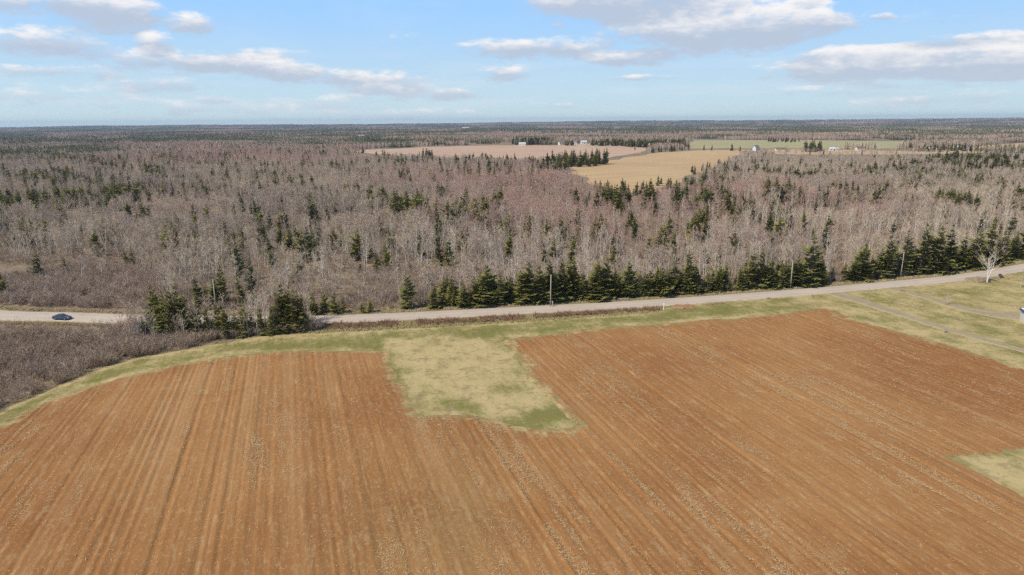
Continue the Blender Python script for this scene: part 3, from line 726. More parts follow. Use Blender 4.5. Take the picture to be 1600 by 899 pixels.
# groups of spruces in the woods: centre, half size, number, colour, height in metres
GR = [(170, 318, 70, 14, 60, 'dark', 9), (60, 325, 60, 10, 24, 'dark', 9), (110, 285, 90, 16, 44, 'blue', 9), (280, 303, 90, 14, 44, 'dark', 9), (75, 252, 85, 5, 90, 'olive', 8),
      (545, 322, 65, 14, 30, 'olive', 8), (640, 340, 35, 12, 16, 'dark', 10), (720, 350, 45, 14, 26, 'olive', 9), (780, 345, 25, 16, 10, 'dark', 10), (400, 335, 40, 20, 12, 'blue', 9), (480, 345, 20, 12, 6, 'dark', 8),
      (1110, 328, 62, 7, 34, 'dark', 10), (1090, 370, 14, 10, 7, 'olive', 9), (970, 327, 60, 12, 22, 'dark', 10), (925, 300, 50, 7, 12, 'dark', 8), (990, 306, 60, 4, 11, 'dark', 8), (1060, 292, 40, 6, 9, 'dark', 7), (1100, 272, 25, 8, 9, 'dark', 7),
      (1150, 256, 30, 6, 12, 'dark', 7), (905, 258, 45, 4, 52, 'dark', 13), (868, 266, 18, 6, 18, 'dark', 13), (850, 290, 20, 8, 6, 'dark', 10), (1225, 320, 30, 10, 16, 'dark', 10), (1290, 318, 60, 9, 24, 'dark', 9),
      (1250, 280, 60, 8, 40, 'dark', 8), (1300, 264, 60, 6, 30, 'dark', 8), (1345, 285, 30, 10, 16, 'dark', 9), (1440, 295, 40, 8, 40, 'olive', 9), (1485, 325, 34, 7, 36, 'olive', 7), (1590, 322, 20, 10, 18, 'olive', 8), (1400, 275, 60, 10, 30, 'dark', 9),
      (1510, 255, 60, 5, 70, 'dark', 10), (1575, 262, 40, 6, 40, 'dark', 11), (1370, 325, 30, 6, 8, 'dark', 9), (1420, 335, 12, 5, 5, 'dark', 9), (1560, 295, 50, 10, 20, 'olive', 8),
      (640, 262, 35, 5, 26, 'dark', 10), (590, 262, 20, 4, 8, 'dark', 9), (600, 250, 16, 3, 10, 'dark', 10), (665, 247, 14, 3, 18, 'dark', 11), (500, 236, 36, 4, 40, 'dark', 11), (440, 236, 60, 5, 44, 'dark', 10), (320, 236, 110, 6, 70, 'dark', 10), (495, 247, 20, 4, 14, 'dark', 9),
      (455, 268, 60, 5, 30, 'olive', 8), (180, 255, 12, 4, 8, 'dark', 10), (265, 256, 20, 4, 12, 'dark', 9), (760, 255, 50, 4, 30, 'dark', 9), (780, 268, 20, 5, 8, 'dark', 9), (840, 262, 30, 4, 20, 'dark', 9),
      (625, 224, 110, 2.6, 170, 'dark', 13), (690, 227, 42, 1.0, 34, 'dark', 13), (832, 225.5, 34, 1.6, 120, 'dark', 15), (955, 227.5, 34, 1.8, 80, 'dark', 14), (1025, 229, 52, 2.6, 220, 'dark', 14), (890, 228, 6, 1, 8, 'dark', 13), (1270, 237, 14, 2, 26, 'dark', 16), (1420, 236, 6, 2, 6, 'dark', 12), (1480, 237, 60, 2.5, 40, 'dark', 12), (1225, 222, 25, 1.2, 26, 'dark', 10)]
r2 = random.Random(5)
for (cx, cy, rx, ry, n, c_, H) in GR:
    for k in range(n):
        a = r2.uniform(0, 6.28); q = math.sqrt(r2.random())
        px, py = cx + rx * q * math.cos(a), cy + ry * q * math.sin(a)
        x, y = ground_at(px, py)
        TREES.append([x, y, H * (1.28 if cy > 310 else (1.15 if cy > 242 else 0.95)) * r2.uniform(.6, 1.2), c_ if r2.random() < .75 else r2.choice(['dark', 'blue', 'olive']), 'wood'])
# hedge lines and lone trees of the far farms
for (px, py, H) in [(1100, 235.5, 9), (1112, 236, 10), (1143, 236.5, 12), (1156, 237, 9), (1010, 233.5, 8), (992, 235, 9), (1050, 233, 10), (1075, 234, 9)]:
    x, y = ground_at(px, py); TREES.append([x, y, H, 'dark', 'far'])
# low spruces filling the roadside rank
for k in range(230):
    px = r2.uniform(690, 1640)
    if 1290 < px < 1330 and r2.random() < .8: continue
    x, y = ground_at(px, rtop(px) - r2.uniform(5, 17)); TREES.append([x, y, r2.uniform(3.2, 8.0), 'dark' if r2.random() < .8 else 'olive', 'rank'])

def in_view_of_field(x, y, H):
    d = np.stack([x, y, height(x, y) + H - CAMH], -1); t_ = -CAMH / np.minimum(d[:, 2], -1e-3); xx, yy = d[:, 0] * t_, d[:, 1] * t_
    e = np.zeros(len(x), bool)
    for P in FAR_FIELDS.values(): e |= sdist(xx, yy, P) > 0
    return e & (np.hypot(x, y) > 300)
def in_excl(x, y, pad=0.0):
    e = sdist(x, y, NEAR) > -2
    e |= ldist(x, y, ROADL[::4]) < 8.5 + pad
    for P in FAR_FIELDS.values(): e |= sdist(x, y, P) > -4
    return e | in_view_of_field(x, y, 6.0)
def wedge(n, r0, r1, a=43):
    r = np.sqrt(rng.uniform(r0 * r0, r1 * r1, n)); th = np.radians(rng.uniform(-a, a, n)); return r * np.sin(th), r * np.cos(th)
# singles through the whole wood
x, y = wedge(9500, 190, 1150); k = ~in_excl(x, y) & (sdist(x, y, CLEAR) < -2) & (sdist(x, y, SHRUBS_FAR) < -3) & ((fbm(x / 55, y / 55, 91) > .575) | (rng.random(9500) < .10)) & (y > 215)
for i in np.nonzero(k)[0]:
    TREES.append([x[i], y[i], rng.uniform(5.5, 11.5), ('dark', 'olive', 'blue', 'dark')[rng.integers(4)], 'wood'])

BT = []              # bare trees x, y, H, sort, zone
def add_bare(px, py, top, sort, zone):
    x, y = ground_at(px, py); dep = float(project(x, y, hz(x, y))[2]); BT.append([x, y, (py - top) * dep / FPX / .985, sort, zone])
for q in [(350, 527, 476, 'white'), (332, 528, 492, 'white'), (388, 525, 465, 'white'), (404, 524, 455, 'white'), (415, 523, 452, 'white'), (420, 523, 462, 'white'), (270, 531, 490, 'tan'), (313, 530, 484, 'white'), (205, 538, 470, 'tan'), (195, 544, 478, 'red'),
          (220, 536, 486, 'tan'), (240, 534, 490, 'tan'), (480, 518, 480, 'tan'), (488, 517, 486, 'tan'), (380, 527, 478, 'tan'), (430, 522, 480, 'tan')]: add_bare(*q, 'clump')
for q in [(225, 422, 382, 'white'), (256, 456, 420, 'white'), (303, 440, 385, 'white'), (350, 430, 372, 'white'), (452, 455, 408, 'white'), (463, 452, 424, 'white'), (470, 440, 398, 'white'), (917, 440, 374, 'white'), (902, 432, 384, 'white'), (1024, 440, 403, 'white'),
          (1036, 440, 408, 'white'), (1150, 430, 384, 'white'), (990, 436, 396, 'white'), (1330, 420, 380, 'white'), (690, 445, 415, 'white'), (505, 430, 380, 'white'), (575, 420, 372, 'white'), (640, 415, 372, 'white'), (660, 415, 370, 'white')]: add_bare(*q, 'birch')
for k in range(60):
    px = r2.uniform(630, 1620); x_, y_ = ground_at(px, rtop(px) - r2.uniform(7, 16)); BT.append([x_, y_, r2.uniform(4, 8.5), r2.choice(['tan', 'mauve', 'tan']), 'row'])
for k in range(52):
    px = r2.uniform(205, 492); x_, y_ = ground_at(px, float(np.interp(px, [205, 300, 400, 520], [545, 535, 523, 515])) - r2.uniform(0, 16)); BT.append([x_, y_, r2.uniform(5, 9.5), r2.choice(['tan', 'white', 'white', 'mauve']), 'clump'])
for k in range(150):
    px = r2.uniform(860, 1600); py = r2.uniform(229, 232.5) if px < 1060 else r2.uniform(236, 241)
    if 1060 < px < 1170: continue
    x_, y_ = ground_at(px, py); BT.append([x_, y_, r2.uniform(4, 8), r2.choice(['tan', 'mauve', 'red']), 'far'])
def red_amount(px, py, x, y):
    e = np.exp(-(((px - 1000) / 330) ** 2 + ((py - 345) / 60) ** 2)) + .8 * np.exp(-(((px - 360) / 200) ** 2 + ((py - 250) / 16) ** 2)) + .7 * np.exp(-(((px - 680) / 160) ** 2 + ((py - 285) / 16) ** 2))
    return e + .9 * (fbm(x / 90, y / 90, 95) - .5)
def fill(n, r0, r1, hmin, hmax):
    x, y = wedge(n, r0, r1)
    k = ~in_excl(x, y, 2.5) & (sdist(x, y, CLEAR) < -1) & (sdist(x, y, BRUSH) < -1) & (y > 0.14 * x + 166)
    k &= (sdist(x, y, SHRUBS_FAR) < 0) | (rng.random(n) < .05)
    k &= (fbm(x / 26, y / 26, 94, 3) > .28) | (rng.random(n) < .25)
    x, y = x[k], y[k]; px, py, _ = project(x, y, height(x, y))
    ra = red_amount(px, py, x, y); wh = fbm(x / 45, y / 45, 97); u_ = rng.random(len(x))
    nearw = 1 - sstep(y, 230, 420); mv = fbm(x / 60, y / 60, 98, 3); hn_ = fbm(x / 28, y / 28, 96, 2)
    for i in range(len(x)):
        if (int(x[i] // 3), int(y[i] // 3)) in SP_CELLS: continue
        s = 'white' if u_[i] < (.15 + .85 * max(0, wh[i] - .48) * 2) * (.45 + .9 * nearw[i]) else ('red' if ra[i] > .15 + .45 * rng.random() else ('mauve' if mv[i] + .16 * rng.normal() > .5 else 'tan'))
        lo = .75 if s == 'white' else .62
        BT.append([x[i], y[i], hmin + (hmax - hmin) * (.35 * rng.random() + 1.15 * (hn_[i] - .28)), s, 'wood'])
SP_CELLS = set()
for q in TREES:
    for st in (0.0, 3.0, 6.0):
        d_ = math.hypot(q[0], q[1]); f_ = 1 - st / d_; SP_CELLS.add((int(q[0] * f_ // 3), int(q[1] * f_ // 3)))
fill(11500, 165, 520, 4.0, 12.5)
fill(29000, 520, 1180, 4.2, 11.0)

SHB = []             # shrubs x, y, scale, sort, zone
x, y = wedge(30000, 95, 262, 60); k = (sdist(x, y, BRUSH) > 0) & (ldist(x, y, ROADL[::4]) > 5.2) & (sdist(x, y, NEAR) < -.4)
sz = .35 + rng.uniform(.2, .8, len(x)) + 1.0 * (fbm(x / 8, y / 8, 44, 3) - .3); tpx, tpy, _ = project(x, y, height(x, y) + sz * 2.9)
k &= (tpy > 505) | ((tpx > 170) & (tpy > 488)) | ((tpy > 494) & ((tpx < 62) | (tpx > 125)) & (rng.random(len(x)) < .45))      # the brush stays low enough to leave the road open
for i in np.nonzero(k)[0]: SHB.append([x[i], y[i], sz[i], 'brush' if rng.random() < .75 else 'tan', 'hollow'])
SKIRT = poly([(195, 503), (490, 505), (490, 516), (400, 523), (300, 536), (205, 549)])
x, y = wedge(9000, 125, 190, 46); k = (sdist(x, y, SKIRT) > 0) & (ldist(x, y, ROADL[::4]) > 5.0) & (sdist(x, y, NEAR) < -.5)
for i in np.nonzero(k)[0]: SHB.append([x[i], y[i], rng.uniform(.5, 1.25), 'brush' if rng.random() < .5 else 'tan', 'skirt'])
x, y = wedge(13000, 155, 260, 46); k = (sdist(x, y, SHRUBS_FAR) > -4) & (ldist(x, y, ROADL[::4]) > 7.5)
for i in np.nonzero(k)[0]: SHB.append([x[i], y[i], rng.uniform(.6, 1.35), 'brush' if rng.random() < .5 else 'tan', 'bank'])
x, y = wedge(7000, 160, 260, 12); k = (sdist(x, y, CLEAR) > -3)
for i in np.nonzero(k)[0]: SHB.append([x[i], y[i], rng.uniform(.25, .8), ('tan', 'tan', 'brush', 'rust')[rng.integers(4)], 'clearing'])
x, y = wedge(26000, 150, 235, 43); dl = ldist(x, y, ROADL[::4]); k = (dl > 7.2) & (dl < 17) & (y > np.interp(x, ROADL[:, 0], ROADL[:, 1])) & (sdist(x, y, NEAR) < -3)
for i in np.nonzero(k)[0]:
    if rng.random() < .55: SHB.append([x[i], y[i], rng.uniform(.3, .95), 'brush' if rng.random() < .5 else ('tan' if rng.random() < .6 else 'rust'), 'roadside'])
x, y = wedge(15000, 170, 360); k = ~in_excl(x, y, 1.0) & (sdist(x, y, BRUSH) < 0) & (sdist(x, y, SHRUBS_FAR) < 0) & (y > 0.14 * x + 166)
for i in np.nonzero(k)[0]: SHB.append([x[i], y[i], rng.uniform(.35, 1.1), ('tan', 'brush', 'brush', 'rust')[rng.integers(4)], 'understory'])
# low rusty shrubs in the ditch along the near side of the road
for k in range(620):
    s = r2.uniform(440, 1034); t_ = r2.uniform(.28, .85)
    top = rtop(s) + 10.5; bot = float(np.interp(s, [400, 520, 600, 800, 1036], [524, 517.5, 514.5, 503.5, 487]))
    if fbm(np.array([s / 38.]), np.array([2.]), 7)[0] < .36: continue
    x_, y_ = ground_at(s, top + (bot - top) * t_); SHB.append([x_, y_, r2.uniform(.55, 1.0), 'rust', 'ditch'])
for (px, py) in [(1105, 478), (1112, 477), (1120, 476), (1128, 476), (1200, 468), (1270, 464), (1280, 464), (1480, 478), (1575, 437), (1410, 457)]:
    x_, y_ = ground_at(px, py); SHB.append([x_, y_, .75, 'rust', 'lawn'])
for k in range(420):
    px = r2.uniform(60, 505); py = float(np.interp(px, [60, 150, 205, 300, 400, 520], [596, 563, 549, 537, 525, 517])) - r2.uniform(0, 9)
    x_, y_ = ground_at(px, py); SHB.append([x_, y_, r2.uniform(.5, 1.1), 'brush' if r2.random() < .5 else 'tan', 'skirt'])

# ------------------------------------------------------------------ the largest as individuals, the rest as one mass of each kind
ZN = ['in the woods beyond the brush bank', 'in the woods behind the roadside clump', 'in the woods around the clearing', 'in the birch woods behind the roadside spruces', 'in the woods before the stubble field', 'in the woods behind the bend of road']
def zone_text(px, py):
    if py > 395: k = 0 if px < 250 else (1 if px < 500 else (2 if px < 740 else (3 if px < 1150 else 5)))
    else: k = 0 if px < 330 else (2 if px < 760 else (4 if px < 1150 else 5))
    return ZN[k], k
def ordn(k): return {1: 'first', 2: 'second', 3: 'third'}.get(k, '%d%s' % (k, 'th' if 10 < k % 100 < 14 else {1: 'st', 2: 'nd', 3: 'rd'}.get(k % 10, 'th')))
def split(L, most, always=()):
    x = np.array([q[0] for q in L]); y = np.array([q[1] for q in L]); h = np.array([q[2] for q in L]); z = height(x, y)
    px, py, dep = project(x, y, z); py2 = project(x, y, z + h)[1]
    sc_ = h / dep * ((px > -8) & (px < 1608)) + np.array([5.0 if q[4] in always else 0 for q in L]) * ((px > -8) & (px < 1608))
    o = np.argsort(-sc_); return o[:most], o[most:], x, y, z, px, py
def tree_obj(name, knd, x, y, z, H, rz, wide=1.0):
    e = bpy.data.objects.new(name, None); C.objects.link(e); e.location = (x, y, z - .1); s = H / knd.H
    e.scale = (s * wide, s * wide, s); e.rotation_euler = (random.gauss(0, .025), random.gauss(0, .025), rz); e.empty_display_size = .5
    link('trunk', knd.trunk, e); link('crown', knd.crown, e)
    return e
CN = {'dark': 'dark green', 'olive': 'olive green', 'blue': 'thin grey-green'}
big, rest, x, y, z, px, py = split(TREES, 300, ('row', 'clump'))
cnt = {'row': 0, 'clump': 0}; seen = {}
NTH = {}
def nth(lab):
    NTH[lab] = NTH.get(lab, 0) + 1; return '%s, %s from left' % (lab, ordn(NTH[lab]))
for i in sorted(big, key=lambda i: px[i]):
    q = TREES[i]; ks = SPR[q[3]]; e = tree_obj('spruce_tree', ks[random.randrange(len(ks))], x[i], y[i], z[i], q[2], random.uniform(0, 6.28), random.uniform(1.0, 1.6) if q[4] in ('row', 'rank') else (random.uniform(.72, .98) if q[4] == 'clump' else random.uniform(.9, 1.25)))
    if q[4] in ('row', 'clump'):
        cnt[q[4]] += 1
        lab = '%s spruce %s from left in %s' % (CN[q[3]], ordn(cnt[q[4]]), 'the row across the road' if q[4] == 'row' else 'the clump between field and road')
        grp = 'spruces lining the far side of the road' if q[4] == 'row' else 'spruce clump between field and road'
    elif q[4] == 'edge': lab, grp = 'dark spruce cut by the picture edge, across the road from the car', 'lone spruces'
    else:
        zt, kz = zone_text(px[i], py[i])
        if q[4] == 'rank': zt = 'filling gaps low in the row across the road'
        elif q[4] == 'shoulder': zt = 'beside the road between clump and clearing'
        elif q[4] == 'brush': zt = 'alone in the brush beyond the car'
        size = 'short' if q[2] < 6 else ('tall' if q[2] > 9 else 'mid-sized')
        lab = nth('%s %s spruce %s' % (size, CN[q[3]], zt)); grp = 'spruces ' + zt
    tag(e, lab, 'tree', grp)
allk = [k.whole for s in ('dark', 'olive', 'blue') for k in SPR[s]]; base = {'dark': 0, 'olive': 5, 'blue': 8}; num = {'dark': 5, 'olive': 3, 'blue': 2}
scatter('spruce_forest', allk, np.stack([x[rest], y[rest], z[rest] - .1], -1), rng.uniform(0, 6.28, len(rest)), [TREES[i][2] / 10 for i in rest], [base[TREES[i][3]] + random.randrange(num[TREES[i][3]]) for i in rest], 'dark spruces scattered through the distant bare woods', 'forest')

BN = {'white': 'white-trunked birch', 'tan': 'tan-twigged tree', 'red': 'reddish-twigged tree', 'mauve': 'grey-mauve tree'}
big, rest, x, y, z, px, py = split(BT, 292, ('clump',))
kc = 0
for i in sorted(big, key=lambda i: px[i]):
    q = BT[i]; ks = BARE[q[3]]; e = tree_obj('bare_tree', ks[random.randrange(len(ks))], x[i], y[i], z[i], q[2], random.uniform(0, 6.28))
    if q[4] == 'clump':
        kc += 1; lab, grp = 'leafless %s, %s bare tree from the left in the roadside clump' % (BN[q[3]], ordn(kc)), 'bare trees in the clump between field and road'
    else:
        zt, kz = zone_text(px[i], py[i])
        if q[4] == 'row': zt = 'between the spruces of the row across the road'
        size = 'short' if q[2] < 8 else ('tall' if q[2] > 10.5 else 'mid-sized')
        lab = nth('%s leafless %s %s' % (size, BN[q[3]], zt)); grp = 'bare trees ' + zt
    tag(e, lab, 'tree', grp)
order = ('white', 'tan', 'red', 'mauve'); allk = []; base = {}
for s in order: base[s] = len(allk); allk += [k.whole for k in BARE[s]]
HK = {'white': 10}
scatter('bare_forest', allk, np.stack([x[rest], y[rest], z[rest] - .1], -1), rng.uniform(0, 6.28, len(rest)), [BT[i][2] / HK.get(BT[i][3], 9.5) for i in rest], [base[BT[i][3]] + random.randrange(len(BARE[BT[i][3]])) for i in rest], 'leafless grey and reddish hardwoods massed beyond the road', 'forest')

ZS = {'understory': 'beneath the bare trees beyond the road', 'hollow': 'in the hollow between field and road', 'bank': 'on the brush bank beyond the car', 'clearing': 'in the slash clearing beyond the road', 'roadside': 'under the spruces at the road edge',
      'ditch': 'in the ditch between road and grass verge', 'lawn': 'in the grass near the farm track', 'skirt': 'at the foot of the clump by the verge'}
SNN = {'brush': 'brown bare', 'tan': 'grey-mauve bare', 'rust': 'low rust-brown'}
Lq = [[q[0], q[1], q[2] * 2.8, q[3], q[4]] for q in SHB]
big, rest, x, y, z, px, py = split(Lq, 300, ('lawn',))
kc = 0
for i in sorted(big, key=lambda i: px[i]):
    q = SHB[i]; me = random.choice(SHR[q[3]]); e = link('bare_shrub', me, None, (x[i], y[i], z[i] - .05), random.uniform(0, 6.28), (q[2],) * 3)
    size = 'large' if q[2] > 1.1 else ('small' if q[2] < .7 else 'mid-sized')
    lab = nth('%s %s shrub %s' % (size, SNN[q[3]], ZS[q[4]]))
    if q[4] == 'lawn': kc += 1; lab = 'low rust-brown shrub in the roadside grass, %s from the left' % ordn(kc)
    tag(e, lab, 'shrub', 'shrubs ' + ZS[q[4]])
allk = []; base = {}
for s in ('brush', 'tan', 'rust'): base[s] = len(allk); allk += SHR[s]
scatter('undergrowth', allk, np.stack([x[rest], y[rest], z[rest] - .05], -1), rng.uniform(0, 6.28, len(rest)), [SHB[i][2] for i in rest], [base[SHB[i][3]] + random.randrange(len(SHR[SHB[i][3]])) for i in rest], 'tangled leafless brush along the road and in the hollow', 'brush')

# ------------------------------------------------------------------ far woods, too far to tell the trees apart
def low_bare(r, H):
    mb = MB(); mb.tube([(0, 0, 0), (r.gauss(0, .2), r.gauss(0, .2), H * .9)], [.12, .04], 3)
    for k in range(34):
        a = r.uniform(0, 6.28); q = r.uniform(0, 2.1); zz = H * r.uniform(.3, .9)
        sliver(mb, np.array([math.cos(a) * q, math.sin(a) * q, zz]), (r.gauss(0, .6), r.gauss(0, .6), 1), r.uniform(1.2, 2.6), .2, r)
    return mb
def low_spruce(r, H):
    mb = MB()
    for k in range(34):
        tt = r.uniform(.05, .95); a = r.uniform(0, 6.28); L = .22 * H * (1 - tt) + .3; c_, s_ = math.cos(a), math.sin(a)
        mb.tri((-s_ * L * .35, c_ * L * .35, H * tt + .6), (s_ * L * .35, -c_ * L * .35, H * tt + .6), (c_ * L, s_ * L, H * tt - .3))
    mb.tri((-.35, 0, H * .7), (.35, 0, H * .7), (0, 0, H)); mb.tri((0, -.35, H * .7), (0, .35, H * .7), (0, 0, H))
    return mb
PT = []
for v, (ps, size, n) in enumerate([(.10, 46, 95), (.28, 46, 95), (.85, 46, 110), (.06, 46, 95), (.35, 46, 95)]):
    r = random.Random(900 + v); prts = []
    for k in range(n):
        xx, yy = r.uniform(-size / 2, size / 2), r.uniform(-size / 2, size / 2)
        if r.random() < ps: prts.append((low_spruce(r, r.uniform(7, 13)), 0, (xx, yy, 0), 1, 0))
        else: prts.append((low_bare(r, r.uniform(6.5, 11)), 1 if (v == 3 or r.random() < .25) else (2 if r.random() < .5 else 3), (xx, yy, 0), 1, 0))
    Vv, Ff, mi = merge(prts); PT.append(mesh_np('wood_patch', Vv, Ff, ['blue_needles', 'red_twigs', 'tan_twigs', 'mauve_twigs'], False, mi))
px_, py_, sc_, ix_ = [], [], [], []
for (r0, r1, s) in ((1120, 2300, 1.0), (2300, 5000, 1.7), (5000, 9800, 2.6)):
    n = int(.5 * np.radians(86) * (r1 * r1 - r0 * r0) / (46 * s) ** 2 * 1.25)
    x, y = wedge(n, r0, r1)
    k = np.ones(n, bool)
    for P in FAR_FIELDS.values(): k &= sdist(x, y, P) < -20 * s
    x, y = x[k], y[k]; f = fbm(x / 380, y / 300, 99, 4) + .1 * rng.normal(size=len(x)) + (.09 if s > 1 else .02)
    hole = vnoise(x / 420, y / 300, 77) > .86
    x, y, f = x[~hole], y[~hole], f[~hole]
    px_.append(x); py_.append(y); sc_.append(np.full(len(x), min(s, 2.0)) ** .55 if s > 1 else np.ones(len(x)))
    ix_.append(np.where(f > .64, 2, np.where(f > .54, 4, np.where(f > .47, 1, np.where(f > .34, 0, 3)))))
    if s > 1: sc_[-1] = np.full(len(x), s)
X, Y = np.concatenate(px_), np.concatenate(py_)
S_ = np.concatenate(sc_)
scatter('distant_woods', PT, np.stack([X, Y, height(X, Y) - .3 - 9.5 * (S_ - 1)], -1), rng.uniform(0, 6.28, len(X)), S_, np.concatenate(ix_), 'far woods reaching the horizon', 'forest')

# ------------------------------------------------------------------ grass and straw
TF = [tuft(20 + i, .34, 14, .35, .045).mesh('tuft', ['green_blades']) for i in range(3)] + [tuft(30 + i, .40, 14, .35, .045).mesh('tuft', ['dry_blades']) for i in range(3)] + [tuft(40 + i, .2, 12, .4, .045).mesh('tuft', ['green_blades']) for i in range(2)]
n = 90000; u_ = rng.uniform(-150, 230, n); v_ = rng.uniform(40, 245, n); x = u_ * UX + v_ * VX; y = u_ * UY + v_ * VY
s = sdist(x, y, NEAR); f = sdist(x, y, FIELD)
k = (s > -1.5) & ((f < 0.5) | (rng.random(n) < .5 * np.exp(-np.abs(f) / 1.4))) & (ldist(x, y, ROADL[::3]) > 4.6) & (ldist(x, y, DRIVE1) > 1.5) & (ldist(x, y, DRIVE2) > 2.0) & (np.abs(np.degrees(np.arctan2(x, y))) < 46)
x, y, s, f = x[k], y[k], s[k], f[k]; pt = sdist(x, y, PATCH) > 0
dn = fbm(x / 6, y / 6, 101) + .45 * np.exp(-((s - .6) / 1.0) ** 2) * (x < 70) + .10 * (x > 70)
drp = np.where(pt, .66, np.clip((dn - .42) * 2.6, .05, .85))
isd = rng.random(len(x)) < drp
idx = np.where(isd, rng.integers(3, 6, len(x)), np.where(rng.random(len(x)) < .5, rng.integers(0, 3, len(x)), rng.integers(6, 8, len(x))))
scatter('grass', TF, np.stack([x, y, height(x, y) + .06], -1), rng.uniform(0, 6.28, len(x)), rng.uniform(.35, 1.05, len(x)) * np.where(pt, .5, .8), idx, 'green and straw-coloured grass of verge, lawns and unploughed patch', 'grass')
# dead grass along both road shoulders and in the ditch
n = 60000; i_ = rng.integers(0, len(ROADL) - 1, n); of = rng.uniform(4.3, 11, n) * np.where(rng.random(n) < .72, -1, 1)
tg = ROADL[i_ + 1] - ROADL[i_]; tg /= np.linalg.norm(tg, axis=1)[:, None]; x = ROADL[i_, 0] - tg[:, 1] * of; y = ROADL[i_, 1] + tg[:, 0] * of
k = (np.abs(np.degrees(np.arctan2(x, y))) < 45) & ((x > -48) | (np.abs(of) < 5.6)) & ((of < 0) | (of < 6.6)) & (sdist(x, y, NEAR) < 1)
x, y = x[k], y[k]
scatter('dead_grass', TF, np.stack([x, y, height(x, y) + .0], -1), rng.uniform(0, 6.28, len(x)), rng.uniform(.5, 1.3, len(x)), np.where(rng.random(len(x)) < .8, rng.integers(3, 6, len(x)), rng.integers(0, 3, len(x))), 'bleached dead grass along the road shoulders', 'grass')

# straw left on the ploughed soil, thicker in some rows
n = 1150000; u_ = rng.uniform(-130, 140, n); v_ = rng.uniform(38, 178, n); x = u_ * UX + v_ * VX; y = u_ * UY + v_ * VY
rowd = fbm(u_ * .55, v_ * .012, 111, 3); pat = fbm(u_ * .12, v_ * .05, 113, 4); fine = vnoise(u_ * 1.1, v_ * .28, 115)
pr = np.clip((rowd - .42) * 3.0, 0, 1) * np.clip((pat - .36) * 3.2, 0, 1) * np.clip((fine - .35) * 2.6, 0, 1) + .02
pr = pr * 2.2
k = (rng.random(n) < pr * .9) & (np.abs(np.degrees(np.arctan2(x, y))) < 46)
u_, v_, x, y = u_[k], v_[k], x[k], y[k]; k = sdist(x, y, FIELD) > .8; u_, v_, x, y = u_[k], v_[k], x[k], y[k]
iu = np.clip(((u_ + 155) / .2).astype(int), 0, nu - 1)
zb = height(x, y) + .22 + prof[iu] + .06
n = len(x); a = rng.uniform(0, 6.28, n); L = rng.uniform(.20, .60, n) * (1 + .6 * (rng.random(n) < .1)); wd = rng.uniform(.010, .028, n)
dxy = np.stack([np.cos(a), np.sin(a)], -1); sxy = np.stack([-np.sin(a), np.cos(a)], -1); p = np.stack([x, y], -1)
def v3(q, z): return np.concatenate([q, z[:, None]], 1)
tl = rng.uniform(-.01, .05, n)
Vv = np.stack([v3(p - sxy * wd[:, None], zb), v3(p + dxy * L[:, None] * .5 - 0 * sxy, zb + .0), v3(p + sxy * wd[:, None] + 0 * dxy, zb + .01), v3(p - dxy * L[:, None] * .6, zb + tl)], 1).reshape(-1, 3)
b0 = np.arange(n) * 4
Ff = np.concatenate([np.stack([b0, b0 + 1, b0 + 2], -1), np.stack([b0, b0 + 2, b0 + 3], -1)])
print('straw', n)
so = link('straw_litter', mesh_np('straw_litter', Vv, Ff, ['straw'])); tag(so, 'pale straw strewn along the rows of the ploughed field', 'straw', kind='stuff')

# ------------------------------------------------------------------ roadside things
def thing(name, label, cat, loc, rz=0.0, group=None):
    e = bpy.data.objects.new(name, None); C.objects.link(e); e.location = loc; e.rotation_euler = (0, 0, rz); return tag(e, label, cat, group)
def part(nm, mb, mats, parent, smooth=False): return link(nm, mb.mesh(nm, mats, smooth), parent)
tops = []
for (px, py, H, lab, lean) in [(860, 480, 8.6, 'pale wooden utility pole before the spruces, with a short stub beside it', .012), (1235, 451, 8.2, 'utility pole half hidden between two roadside spruces', 0.0), (1407, 434, 8.0, 'weathered utility pole at the verge across from the driveway', .01)]:
    x_, y_ = ground_at(px, py); e = thing('utility_pole', lab, 'utility pole', (x_, y_, hz(x_, y_) - .2), 0, 'utility poles along the road')
    mb = MB(); mb.tube([(0, 0, 0), (lean * H * .5, 0, H * .5), (lean * H, 0, H)], [.17, .145, .12], 10, cap=True); part('pole', mb, ['pole_wood'], e, True)
    mb = MB(); mb.tube([(lean * H, 0, H), (lean * H, 0, H + .12), (lean * H, 0, H + .2)], [.05, .07, .03], 8, cap=True); part('insulator', mb, ['porcelain'], e)
    tops.append((x_ + lean * H, y_, hz(x_, y_) - .2 + H + .16))
x_, y_ = ground_at(863.5, 480); e = thing('stub_post', 'short grey stub post beside the pale utility pole', 'post', (x_, y_ - .3, hz(x_, y_)))
mb = MB(); mb.tube([(0, 0, -.2), (0, 0, 1.7)], [.12, .11], 8, cap=True); part('post', mb, ['pole_wood'], e, True)
t0 = np.array(tops[0]); dirw = (t0 - np.array(tops[1])) * np.array([1, 1, 0]); lft = t0 + dirw * 1.0
lft = np.array([-75.0, 167.0, t0[2]]); e = thing('utility_pole', 'weathered utility pole among the brush, far behind the clump', 'utility pole', (lft[0], lft[1], hz(lft[0], lft[1]) - .2), 0, 'utility poles along the road')
mb = MB(); mb.tube([(0, 0, 0), (0, 0, 8.3)], [.16, .12], 10, cap=True); part('pole', mb, ['pole_wood'], e, True)
mb = MB(); mb.tube([(0, 0, 8.3), (0, 0, 8.42), (0, 0, 8.5)], [.05, .07, .03], 8, cap=True); part('insulator', mb, ['porcelain'], e)
pl = [np.array([-190., 176., 8.4]), np.array([lft[0], lft[1], hz(lft[0], lft[1]) + 8.27])] + [np.array(q) for q in tops] + [np.array([185., 235., 8.2])]
